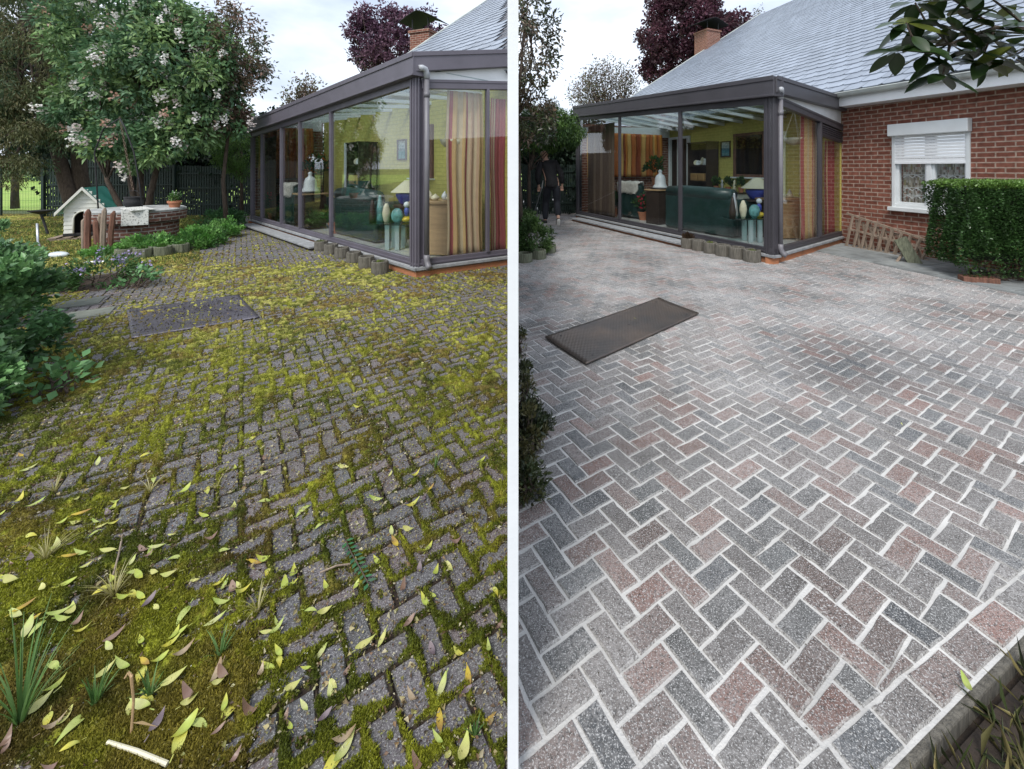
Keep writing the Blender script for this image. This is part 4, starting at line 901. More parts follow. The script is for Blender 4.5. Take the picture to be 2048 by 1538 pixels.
interior('R', dict(sofa=(3.05, 8.72, R_(119)-pi), chair=(2.12, 11.2, R_(122)-pi), cab=(2.62, 10.1, R_(30), .80), book=(4.22, 11.75, R_(-72), .82, 2.0, .38),
    wall=(fw, 1 if np.array(fw.nn)@WN > 0 else -1, hR), pic=(1452, 1.99), win=(1469, 1532, 1.26, 2.36), door=(1339, 1381, 2.45), table=(3.52, 7.62, R_(5)), lamp=(4.02, 8.25, 1.30, .88), desk=(4.42, 8.12, R_(10), .74),
    plants=[(2.35, 10.75, FLZ, 1), (3.05, 12.3, 1.0, 2), (1.75, 11.6, FLZ, 0)]))
fwl = fl; sgl = 1 if np.array(fl.nn)@(-nL) > 0 else -1
interior('L', dict(sofa=(-3.62, 8.0, R_(138)-pi), chair=(-6.05, 9.95, R_(140)-pi), cab=(-5.2, 9.22, R_(45), .76), book=(-4.15, 9.35, R_(-48), .82, 1.85, .38),
    wall=(fl, sgl, hL), pic=(805, 1.86), win=(826, 868, 1.3, 2.3), door=(692, 724, 2.1), table=(-2.62, 6.95, R_(-8)), lamp=(-2.45, 7.35, 1.28, .86), desk=(-1.62, 6.62, R_(-8), .80),
    plants=[(-4.35, 8.6, FLZ, 0), (-5.9, 10.75, 1.0, 2), (-6.9, 10.6, FLZ, 1)]))
# hanging shell basket in the corner of the uncleaned side, and its twin
def hanging_basket(x, y, z, label):
    t = thing('hanging_basket', (x, y, z), label, 'basket'); mb = MB(); mb.lathe([(.02, 0), (.10, .02), (.15, .07), (.17, .13), (.16, .13), (.13, .07), (.02, .02)], (x, y, z), 18); mb.build('bowl', M['cream'], t, smooth=True)
    for k in range(3): a = 2*pi*k/3+.4; mb = MB(); mb.tube([(x+.16*cos(a), y+.16*sin(a), z+.12), (x, y, z+.62)], .006, 5); mb.build('cord', M['cream'], t)
hanging_basket((903-CX)/FPX*6.25, 6.25, zat(297, 6.25), 'cream bowl hanging on three cords inside the end glass on the mossy side')
hanging_basket((1588-CX)/FPX*7.6, 7.6, zat(290, 7.6), 'cream bowl hanging on three cords inside the end glass on the clean side')

# ------------------------------------------------------------------ trees and hedges
OL = [(.15, .16, .07), (.19, .17, .08), (.08, .14, .07), (.11, .15, .06)]
X_ = lambda u, Y: (u-CX)/FPX*Y
tree('tree', (X_(165, 10.6), 10.6, 0), 'tall leaning conifer with hanging olive brown foliage at the left edge', None,
     [((X_(70, 10.4), 10.4, 4.4), (1.9, 1.0, 2.2), 210, 170, .36), ((X_(120, 10.2), 10.2, 2.75), (1.4, .7, .8), 60, 140, .26), ((X_(20, 9.8), 9.8, 2.3), (.9, .6, 1.1), 50, 140, .26), ((X_(210, 10.8), 10.8, 4.4), (1.2, .8, 1.6), 60, 130, .30)],
     .19, [[(X_(165, 10.6), 10.6, -.05), (X_(135, 10.6), 10.6, 1.0), (X_(100, 10.6), 10.6, 2.6), (X_(60, 10.6), 10.6, 5.4)], [(X_(178, 10.8), 10.8, -.05), (X_(160, 10.8), 10.8, 1.3), (X_(150, 10.8), 10.8, 3.5), (X_(130, 10.8), 10.8, 5.6)]],
     OL, None, (.105, .02), M['leaf'], 21, droop=.8, branch_n=40)
b = (X_(278, 9.4), 9.4, 0); LIL = [(.11, .22, .10), (.18, .29, .12), (.085, .17, .09), (.24, .36, .13)]; REDB = [(.14, .10, .06), (.07, .10, .05), (.2, .12, .09), (.06, .09, .05)]
t, cen = tree('flowering_tree', b, 'many-stemmed flowering tree with white and pink blossom behind the round brick well', None,
     [((X_(340, 9.3), 9.3, 3.55), (1.6, 1.0, 1.5), 170, 120, .30), ((X_(290, 9.0), 9.0, 2.05), (1.0, .6, .55), 45, 100, .24), ((X_(240, 9.4), 9.4, 4.6), (1.5, .9, 1.2), 90, 110, .30), ((X_(190, 9.5), 9.5, 3.0), (.8, .6, .9), 40, 90, .28), ((X_(400, 9.2), 9.2, 2.4), (.75, .5, .55), 26, 100, .24)],
     .075, [[b, (b[0]-.1, b[1], .8), (b[0]-.3, b[1], 1.7), (b[0]-.2, b[1], 3.4)], [(b[0]+.12, b[1], 0), (b[0]+.25, b[1], .9), (b[0]+.5, b[1], 1.9), (b[0]+1.3, b[1], 3.4)], [(b[0]+.05, b[1]+.1, 0), (b[0]+.02, b[1], 1.0), (b[0]+.1, b[1], 2.2), (b[0]+.4, b[1], 4.2)], [(b[0]-.1, b[1]+.1, 0), (b[0]-.4, b[1], .6), (b[0]-.7, b[1], 1.2), (b[0]-.9, b[1], 2.6)]],
     LIL, None, (.135, .058), M['leaf'], 22, droop=.35, branch_n=44)
g = np.random.default_rng(5); sel = cen[g.choice(len(cen), 170)]; Q = sel+g.normal(size=sel.shape)*.2+np.array([0, -.25, 0]); Q = (Q[:, None]+g.normal(size=(len(Q), 26, 3))*np.array([.04, .04, .06])).reshape(-1, 3)
leaves('blossom', Q, g.normal(size=Q.shape), .055, .05, mixcol(len(Q), np.repeat(np.arange(170), 26), [(.86, .85, .82), (.88, .85, .83), (.86, .84, .80), (.78, .68, .66), (.5, .28, .2)], 3, .12), M['petal'], t)
b = (X_(560, 10.8), 12.2, 0)
b2 = (X_(455, 9.6), 9.6, 0)
t, cen = tree('flowering_tree', b2, 'sparser reddish tree spreading over the far end of the conservatory on the mossy side', None,
     [((X_(468, 9.5), 9.5, 4.1), (.72, .6, 1.1), 60, 70, .24), ((X_(440, 9.5), 9.5, 2.75), (.55, .5, .6), 34, 80, .22)], .05, [[b2, (b2[0]-.1, b2[1], 1.2), (b2[0]+.05, b2[1], 2.6), (b2[0]+.25, b2[1], 4.3)]], REDB, None, (.10, .04), M['leaf'], 23, droop=.2, branch_n=30)
sel = cen[g.choice(len(cen), 46)]; Q = (sel[:, None]+g.normal(size=(len(sel), 20, 3))*.05).reshape(-1, 3)
leaves('blossom', Q, g.normal(size=Q.shape), .04, .035, mixcol(len(Q), np.repeat(np.arange(46), 20), [(.6, .5, .48), (.5, .32, .28), (.7, .66, .62)], 4, .15), M['petal'], t)
DK = [(.012, .028, .014), (.02, .04, .02), (.01, .02, .012), (.028, .05, .026)]
for i, (u, Y, zc, rx, rz_) in enumerate(((150, 14.2, 2.6, 2.0, 1.5), (300, 14.0, 2.3, 1.9, 1.5), (430, 14.2, 2.3, 1.7, 1.2), (545, 14.6, 2.2, 1.6, 1.1), (30, 15.5, 4.6, 1.8, 2.2))):
    p = (X_(u, Y), Y, 0); lab = ['dark evergreen standing behind the leaning conifer', 'dark evergreen behind the flowering tree and the slatted fence', 'dark evergreen in the deep shade beside the dark end of the path', 'dark evergreen just beyond the far end of the mossy conservatory', 'high dark tree crown over the gap to the bright field'][i]
    tree('evergreen_tree', p, lab, 'dark evergreens behind the slatted fence', [((p[0], Y, zc), (rx, .9, rz_), 90, 90, .42)], .12, [[p, (p[0], Y, 1.2), (p[0]+.1, Y, zc+.6)]], DK, None, (.17, .10), M['leaf'], 30+i, droop=.2, branch_n=16)
p = (X_(478, 11.9), 12.0, 0)
tree('conifer', p, 'light green conifer brushing the far post of the conservatory on the mossy side', None, [((p[0], 11.9, 1.95), (.62, .5, .65), 46, 130, .2)], .05, [[p, (p[0], 12, 1.2), (p[0], 12, 2.3)]], [(.10, .2, .04), (.06, .13, .03), (.15, .27, .06)], None, (.08, .018), M['leaf'], 40, droop=.7, branch_n=20)
PUR = [(.085, .03, .05), (.05, .018, .03), (.13, .05, .07), (.06, .03, .035)]
PUL = [(.13, .06, .10), (.08, .04, .07), (.17, .09, .13)]
p = (X_(1368, 28), 28, 0)
tree('copper_beech', p, 'tall dark purple-leaved tree behind the slate roof on the clean side', 'purple-leaved trees behind the houses', [((p[0], 28, 9.9), (2.9, 2.6, 4.0), 230, 120, .55), ((p[0]+2.6, 28, 10.2), (1.6, 1.5, 1.6), 50, 110, .5)], .28, [[p, (p[0]+.1, 28, 4), (p[0]-.1, 28, 11)]], PUR, None, (.24, .13), M['leaf'], 41, droop=.15, branch_n=60)
p = (X_(792, 19), 19, 0)
tree('copper_beech', p, 'purple-leaved tree rising behind the conservatory roof on the mossy side', 'purple-leaved trees behind the houses', [((X_(812, 19), 19, 7.0), (1.75, 1.5, 1.8), 90, 105, .40), ((X_(735, 19), 19, 7.2), (.7, .6, 1.4), 34, 90, .3)], .18, [[p, (p[0]+.1, 19, 3), (p[0]+.2, 19, 7.4)]], PUL, None, (.17, .09), M['leaf'], 42, droop=.15, branch_n=44)
def feathery(u0, u1, vt, vb, Y, label, seed, n=26):
    xs0, xs1 = X_(u0, Y), X_(u1, Y); xm = (xs0+xs1)/2; t = thing('slender_tree', (xm, Y, 0), label, 'tree', 'slender airy trees on the skyline'); mb = MB(); rr = random.Random(seed); Ps = []
    mb.tube([(xm, Y, 0), (xm, Y, zat(vb, Y)*.8)], .09, 7)
    for k in range(n):
        a = rr.uniform(xs0, xs1); zt_ = zat(vt+(abs(a-xm)/(xs1-xs0)*2)**1.5*(vb-vt)*.7, Y)*rr.uniform(.93, 1); pts = limb(mb, (xm+rr.uniform(-.2, .2), Y, zat(vb, Y)*.75), (a, Y+rr.uniform(-.8, .8), zt_), .035, .006, .05, 7, rr)
        for q in pts[2:]: Ps += [q+np.array([rr.gauss(0, .22), rr.gauss(0, .22), rr.gauss(0, .26)]) for _ in range(22)]
    mb.build('trunk', M['bark'], t, auto_uv=False); Ps = np.array(Ps); leaves('crown', Ps, rng.normal(size=Ps.shape)+np.array([0, 0, .6]), .15, .07, mixcol(len(Ps), np.arange(len(Ps))//20, [(.16, .11, .09), (.12, .13, .06), (.2, .15, .12), (.1, .09, .06)], seed), M['leaf'], t)
feathery(1140, 1290, 118, 215, 24, 'airy pinkish-green tree low on the skyline left of the purple tree on the clean side', 51, 44)
feathery(578, 642, 160, 232, 18, 'small airy tree showing above the conservatory gutter on the mossy side', 52, 20)
feathery(1490, 1545, 18, 70, 34, 'bit of tree top peeping over the slate roof right of the chimney', 53, 16)
# left edge of the cleaned yard
p = (-.50, 7.6, 0)
tree('magnolia_tree', p, 'bronze-leaved tree with open branches at the far left of the clean side', None, [((-.45, 7.6, 3.7), (.66, .6, 1.25), 66, 44, .18), ((-.35, 7.7, 2.35), (.55, .5, .45), 30, 50, .17)], .05,
     [[p, (-.55, 7.6, 1.2), (-.58, 7.6, 2.4), (-.45, 7.6, 4.2)]], [(.11, .085, .05), (.05, .07, .03), (.17, .12, .08), (.04, .055, .03)], None, (.095, .042), M['glossleaf'], 43, droop=.15, clipside='R', branch_n=40)
p = (-.55, 11.2, 0)
tree('conifer', p, 'green drooping conifer above the dark corner behind the walking person', None, [((-.15, 11.0, 2.55), (.95, .7, .55), 80, 150, .22), ((.35, 11.1, 2.35), (.5, .5, .4), 34, 150, .18)], .06, [[p, (-.55, 11.2, 1.4), (-.2, 11.1, 2.8)]],
     [(.05, .11, .02), (.03, .07, .02), (.09, .17, .035)], None, (.085, .02), M['leaf'], 44, droop=.7, clipside='R', branch_n=24)
for i, (x0, Y, zc, rx) in enumerate(((-.3, 14.6, 2.2, 1.3), (1.2, 14.9, 2.1, 1.4))):
    p = (x0, Y, 0); tree('evergreen_tree', p, ['dark evergreen behind the fence directly behind the walking person', 'dark evergreen behind the fence beside the far post of the clean conservatory'][i], 'dark evergreens behind the fence on the clean side', [((x0, Y, zc), (rx, .7, 1.1), 80, 80, .40)], .1, [[p, (x0, Y, 2.6)]], DK, None, (.17, .10), M['leaf'], 60+i, clipside='R', branch_n=10)

def shrub(name, label, cat, blobs, cols, lsize, seed, m='leaf', base=None, clipside=None, per=110, cl=.12, kind=None, up=.3, shell=.5, group=None):
    base = base or (blobs[0][0][0], blobs[0][0][1], 0); t = thing(name, base, label, cat, group)
    Ps, Os, Cs = [], [], []; mb = MB(); rr = random.Random(seed)
    for i, (c, r, n) in enumerate(blobs):
        P, o_, ci, cc = crown_pts(c, r, n, per, cl, shell, .012, seed+i); Ps.append(P); Os.append(P-np.array(c)); Cs.append(mixcol(len(P), ci, cols, seed+i))
        for q in cc[:14]: limb(mb, (c[0]+rr.uniform(-.5, .5)*r[0], c[1]+rr.uniform(-.5, .5)*r[1], .0), q, .010, .003, .1, 5, rr)
    if clipside: mb.clip(clipside)
    mb.build('stems', M['bark'], t, auto_uv=False); P = np.concatenate(Ps); O = unit(np.concatenate(Os)); g = np.random.default_rng(seed)
    o = leaves('foliage', P, O+g.normal(size=P.shape)*.6+np.array([0, 0, up]), lsize[0]*g.uniform(.6, 1.25, len(P)), lsize[1]*g.uniform(.6, 1.2, len(P)), np.concatenate(Cs), M[m], t, clipside=clipside)
    return t
IV = [(.12, .26, .09), (.08, .18, .07), (.24, .42, .18), (.17, .33, .12), (.055, .12, .05)]
t = shrub('ivy_bush', 'dense green ivy bush bulging over the left edge of the mossy paving', 'bush', [((-3.82, 2.72, .50), (.50, .42, .52), 90), ((-4.48, 3.15, .50), (.44, .5, .50), 70), ((-5.4, 3.85, .42), (.45, .6, .52), 70), ((-6.5, 4.6, .38), (.5, .6, .42), 60), ((-3.45, 2.42, .22), (.30, .26, .24), 40)], IV, (.05, .036), 70, 'glossleaf', cl=.11, per=150)
for bc, br_, n_, lb_, sd__ in (((-3.22, 2.80, .12), (.18, .14, .08), 12, 'pale-leaved bramble shoot at the foot of the ivy bush', 71), ((-5.05, 5.2, .10), (.28, .2, .12), 12, 'pale-leaved bramble shoot reaching over the dug soil', 78)):
    shrub('bramble', lb_, 'plant', [(bc, br_, n_)], [(.14, .30, .12), (.10, .22, .08), (.18, .34, .15)], (.065, .05), sd__, per=9, cl=.08)
shrub('flowering_plant', 'lilac-flowered plant at the back of the ivy bush beside the soil patch', 'plant', [((-5.55, 5.3, .18), (.4, .35, .2), 26)], [(.06, .14, .04), (.10, .2, .06)], (.08, .02), 72, per=40, cl=.1)
Q = np.array([-5.4, 5.2, .32])+rng.normal(size=(14, 3))*np.array([.28, .15, .06]); Q = (Q[:, None]+rng.normal(size=(14, 10, 3))*.02).reshape(-1, 3)
op_ = leaves('petals', Q, rng.normal(size=Q.shape), .03, .025, np.tile(np.array([.42, .36, .62]), (len(Q), 1)), M['petal'], bpy.data.objects['flowering_plant']); op_['kind'] = 'stuff'
GC = [(.10, .27, .05), (.16, .36, .07), (.07, .18, .05), (.22, .42, .12)]
o = shrub('ground_cover', 'bright green ground cover plants spilling over the log edging round the well', 'plants', [((-6.95, 7.42, .10), (.62, .34, .17), 60), ((-6.55, 7.95, .15), (.36, .45, .20), 46), ((-6.95, 8.8, .16), (.36, .6, .2), 44), ((-7.55, 7.15, .05), (.3, .25, .10), 20)], GC, (.055, .03), 73, per=90, cl=.10, kind='stuff', up=.8)
shrub('weed_patch', 'darker leafy plants between the well bed and the end of the path', 'plants', [((-7.75, 10.1, .2), (.4, .6, .26), 40)], [(.05, .14, .05), (.09, .2, .07)], (.08, .035), 74, per=60, cl=.12)
DKS = [(.04, .06, .022), (.07, .085, .035), (.025, .035, .016), (.13, .12, .05)]
shrub('dark_shrub', 'dark scruffy shrub in the lower left corner of the clean side', 'shrub', [((-.115, 2.10, .15), (.055, .18, .16), 24), ((-.155, 2.45, .20), (.045, .18, .19), 14), ((-.10, 1.90, .07), (.06, .10, .07), 12), ((-.07, 2.22, .08), (.08, .14, .08), 12)], DKS, (.030, .013), 75, 'glossleaf', per=90, cl=.05, clipside='R')
shrub('dark_shrub', 'small dark twig with leaves poking out beside the partition left of the steel plate', 'shrub', [((-.24, 3.35, .12), (.05, .10, .10), 7)], DKS, (.04, .018), 76, 'glossleaf', per=24, cl=.04, clipside='R')
shrub('low_shrub', 'low green shrub behind the log edging left of the long step on the clean side', 'shrub', [((-.30, 7.3, .28), (.30, .75, .32), 60), ((-.55, 8.6, .30), (.35, .8, .3), 40)], [(.06, .12, .03), (.09, .15, .045), (.04, .08, .025)], (.06, .024), 77, per=80, cl=.1, clipside='R')
# clipped box hedge by the brick wall
def box_hedge():
    t = thing('hedge', (5.75, 5.5, 0), 'neatly clipped dense green hedge in front of the brick wall', 'hedge'); rot = R_(-13); c, s = cos(rot), sin(rot); x0, y0 = 6.24, 5.60; hx, hy_, z0, z1 = .86, .36, .16, 1.30
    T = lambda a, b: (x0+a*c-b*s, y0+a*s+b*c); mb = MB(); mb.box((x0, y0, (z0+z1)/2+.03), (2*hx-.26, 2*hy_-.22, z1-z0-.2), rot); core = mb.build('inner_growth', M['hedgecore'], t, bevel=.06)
    mb = MB(); rr = random.Random(1)
    for i in range(46): q = T(rr.uniform(-hx*.7, hx*.7), rr.uniform(-hy_*.5, hy_*.5)); q2 = T(rr.uniform(-hx*.97, hx*.9), rr.uniform(-hy_, -hy_*.3)); limb(mb, (q[0], q[1], 0), (q2[0], q2[1], rr.uniform(.15, .6)), .016, .004, .12, 6, rr)
    mb.build('stems', M['bark'], t, auto_uv=False); g = np.random.default_rng(3); P = []; D = []
    n1 = 30000; a = g.uniform(-1, 1, n1); zz = g.uniform(0, 1, n1); dep = g.exponential(.03, n1)
    bump = .07*np.sin(a*7+zz*4)+.05*np.sin(a*19+zz*9)-.25*np.clip(-a-.82, 0, 1); low = (zz*1.14 < .22+.12*fbm(np.stack([a, zz], 1), 3, 3, 4)); keep = ~low | (g.uniform(size=n1) < .25)
    P.append(np.stack([a*hx, -hy_+dep-bump*.5-.08*np.clip(zz-.2, 0, .4), z0-.06+zz*(z1-z0+.05)], 1)[keep]); D.append(np.tile([0, -1, .5], (keep.sum(), 1)))
    n2 = 9000; a = g.uniform(-1, 1, n2); zz = g.uniform(.05, 1, n2); P.append(np.stack([-hx+g.exponential(.03, n2)-.05*zz-.04*np.sin(a*7+zz*8), a*hy_, z0+zz*(z1-z0)], 1)); D.append(np.tile([-1, 0, .5], (n2, 1)))
    n3 = 12000; a = g.uniform(-1.03, 1, n3); b = g.uniform(-1.08, 1, n3); P.append(np.stack([a*hx, b*hy_, z1-g.exponential(.02, n3)+.012*np.sin(a*20)+.02*g.uniform(size=n3)**3], 1)); D.append(np.tile([0, 0, 1.0], (n3, 1)))
    P = np.concatenate(P); D = np.concatenate(D)+g.normal(size=(len(P), 3))*.65; X = x0+P[:, 0]*c-P[:, 1]*s; Y = y0+P[:, 0]*s+P[:, 1]*c
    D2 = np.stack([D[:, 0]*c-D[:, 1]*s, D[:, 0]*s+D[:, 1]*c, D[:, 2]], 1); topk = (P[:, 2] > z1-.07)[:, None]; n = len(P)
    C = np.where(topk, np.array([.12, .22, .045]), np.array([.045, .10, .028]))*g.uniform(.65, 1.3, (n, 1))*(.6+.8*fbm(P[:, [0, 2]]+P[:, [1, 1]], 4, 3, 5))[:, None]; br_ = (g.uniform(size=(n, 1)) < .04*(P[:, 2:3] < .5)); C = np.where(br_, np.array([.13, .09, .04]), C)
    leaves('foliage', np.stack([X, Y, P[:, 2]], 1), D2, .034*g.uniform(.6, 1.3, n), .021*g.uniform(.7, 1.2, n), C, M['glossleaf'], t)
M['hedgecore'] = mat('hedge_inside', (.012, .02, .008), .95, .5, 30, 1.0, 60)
box_hedge()
# branch with large glossy leaves hanging in from the right
def overhang():
    t = thing('evergreen_magnolia', (2.75, 1.75, 0), 'branch with large dark glossy leaves hanging into the top right corner', 'tree'); mb = MB(); rr = random.Random(12)
    mb.tube([(2.75, 1.75, 0), (2.7, 1.78, 1.2), (2.6, 1.8, 2.3), (2.4, 1.85, 3.2)], [.07, .06, .045, .03], 9)
    P = lambda u, v, Y: (X_(u, Y), Y, zat(v, Y)); Y0 = 1.75; tw = []
    main = [(2.62, 1.8, 2.15), P(2090, 60, Y0), P(1990, 55, Y0), P(1900, 88, Y0-.03), P(1840, 95, Y0-.05), P(1796, 102, Y0-.06)]; mb.tube(main, [.014, .010, .008, .006, .004, .003], 6)
    subs = [[P(1990, 55, Y0), P(1975, 90, Y0), P(1963, 120, Y0+.02)], [P(1900, 88, Y0-.03), P(1893, 120, Y0-.02), P(1886, 148, Y0)], [P(1840, 95, Y0-.05), P(1822, 70, Y0-.05), P(1812, 45, Y0-.04)], [P(1990, 55, Y0), P(1940, 20, Y0+.03), P(1890, -10, Y0+.05)], [P(2090, 60, Y0), P(2060, 90, Y0), P(2025, 115, Y0)], [P(1900, 88, Y0), P(1850, 40, Y0), P(1830, 5, Y0)], [P(2050, 50, Y0), P(2000, 10, Y0-.1), P(1960, -20, Y0-.1)]]
    for s_ in subs: mb.tube(s_, [.006, .004, .003], 5)
    mb.build('branches', M['bark'], t, auto_uv=False)
    Lp, Ld = [], []
    def whorl(p, n, droop, spread=1):
        for k in range(n):
            a = 2*pi*k/n+rr.uniform(-.4, .4); Lp.append(np.array(p)); Ld.append(np.array([cos(a)*spread, sin(a)*.6, -droop+rr.uniform(-.35, .45)]))
    whorl(main[-1], 6, .25); whorl(main[-2], 5, .3); whorl(main[-3], 5, .2); whorl(main[2], 5, .1)
    for s_ in subs: whorl(s_[-1], 6, .45); whorl(s_[1], 4, .3)
    for q in ((2040, 40), (2060, 70), (2030, 90), (1830, 80), (1870, 70), (1850, 110), (1990, 40), (1960, 62), (1935, 40), (1950, 100), (1985, 80), (2010, 60), (1915, 60), (1880, 55)): whorl(P(q[0], q[1], Y0+rr.uniform(-.1, .1)), 3, .3)
    mb = MB(); 
    for p, d in zip(Lp, Ld):
        d = d/np.linalg.norm(d); up = np.array([rr.uniform(-.4, .4), rr.uniform(-.8, .1), 1.0]); sd__ = np.cross(d, up); sd__ /= np.linalg.norm(sd__); nn = np.cross(sd__, d); L = rr.uniform(.105, .15); w = L*rr.uniform(.19, .25); V = []; n = 7; bend = rr.uniform(-.25, .1)
        f = rr.uniform(.7, 1.3); mb.col = (.02*f, .042*f, .010*f) if rr.random() > .12 else (.09, .11, .02)
        for i in range(n+1):
            q = i/n; wd = w*(sin(pi*min(1, q*.97+.03))**.8)*(1.0 if q < .96 else .2)*(1-.12*q); c_ = p+d*(.012+L*q)+nn*bend*L*q*q
            V += [c_+sd__*wd+nn*wd*.25, c_, c_-sd__*wd+nn*wd*.25]
        mb.add(V, [(3*i, 3*i+1, 3*i+4, 3*i+3) for i in range(n)]+[(3*i+1, 3*i+2, 3*i+5, 3*i+4) for i in range(n)])
    mb.build('leaves', M['glossleaf'], t, smooth=True, auto_uv=False)
overhang()
# lawn
g = np.random.default_rng(8); n = 46000
PX = np.stack([g.uniform(-14.5, -5.5, n), g.uniform(5.6, 12.6, n)], 1); u = CX+FPX*PX[:, 0]/PX[:, 1]; v = HY+FPX*CAMH/PX[:, 1]
kk = (u > -60) & (u < 425) & ((v < 545-.0*u) & ((u < 400) | (v < 500))) & (g.uniform(size=n) < np.clip((560-v)/40, .25, 1)); PX = PX[kk]
o = leaves('lawn_grass', np.concatenate([PX, np.full((len(PX), 1), .02)], 1), g.normal(size=(len(PX), 3))*.45+np.array([0, 0, 1]), g.uniform(.03, .09, len(PX)), .008, mixcol(len(PX), np.arange(len(PX))//30, [(.10, .19, .04), (.16, .22, .05), (.07, .13, .03), (.2, .2, .08)], 4), M['leaf']); tag(o, 'short rough grass around the dog kennel and the well', 'grass', kind='stuff')
sheet('lawn', [G(-120, 560), G(80, 540), G(200, 528), G(240, 530), (-6.2, 8.9), (-6.2, 12.6), (-24, 12.6)], .022, mat('lawn_soil', (.07, .10, .025), .95, .5, 5, .8, 40))

# ------------------------------------------------------------------ fences, kennel, well and other yard things
def slat_fence(x0, y0, x1, y1, h, gap, label, seed):
    F = Frame((x0, y0), (x1, y1)); t = thing('slatted_fence', (x0, y0, 0), label, 'fence', 'dark slatted fences at the back of the yards'); n = int(F.L/gap); rr = random.Random(seed)
    mb = MB()
    for i in range(n): s = i*gap; hh = h+rr.uniform(-.02, .02); mb.fb(F, s, s+gap*.70, -.010, .0, .03, hh)
    tag(mb.build('slats', M['fence'], t), kind='stuff' if n > 100 else None)
    for z in (.35, h*.55, h-.25): mb = MB(); mb.fb(F, 0, F.L, .002, .03, z, z+.04); mb.build('rail', M['fence'], t)
    for i in range(int(F.L/2.4)+1): mb = MB(); mb.fb(F, i*2.4, i*2.4+.07, .031, .09, 0, h+.04); mb.build('post', M['fence'], t)
M['fence'] = mat('dark_green_fence', (.012, .028, .022), .6, .3, 5)
slat_fence(X_(88, 12.6), 12.6, X_(345, 12.9), 12.9, 1.75, .072, 'dark green slatted fence behind the dog kennel and the well', 1)
slat_fence(X_(347, 12.9), 12.92, X_(560, 13.2), 13.2, 1.55, .072, 'dark slatted fence across the shaded end of the mossy path', 2)
slat_fence(-1.1, 13.3, 1.35, 13.7, 1.6, .072, 'dark slatted fence behind the walking person', 3)
# wire mesh fence towards the bright field
t = thing('mesh_fence', (X_(-20, 13.2), 13.2, 0), 'fine green wire mesh fence in front of the bright field at the far left', 'fence'); Fm = Frame((X_(-60, 13.2), 13.2), (X_(88, 12.7), 12.7)); mb = MB()
for i in range(int(Fm.L/.06)): mb.tube([Fm.p(i*.06, 0, 0), Fm.p(i*.06, 0, 1.7)], .003, 4, False)
for j in range(9): mb.tube([Fm.p(0, .004, .1+j*.2), Fm.p(Fm.L, .004, .1+j*.2)], .003, 4, False)
tag(mb.build('mesh', M['fence'], t), kind='stuff')
for s in (0, 1.3, Fm.L-.03): mb = MB(); mb.tube([Fm.p(s, .02, 0), Fm.p(s, .02, 1.75)], .025, 8); mb.build('post', M['fence'], t)
P, o_, ci, cc = crown_pts((-42, 48, 1.6), (26, 2, 1.5), 260, 60, .9, .4, seed=90)
o = leaves('distant_hedgerow', P, o_, .4, .3, mixcol(len(P), ci, [(.16, .24, .12), (.22, .3, .16), (.12, .2, .12)], 9), M['leaf']); tag(o, 'pale distant hedgerow beyond the bright field', 'hedgerow', kind='stuff')  # distance haze is mixed into these pale leaf colours

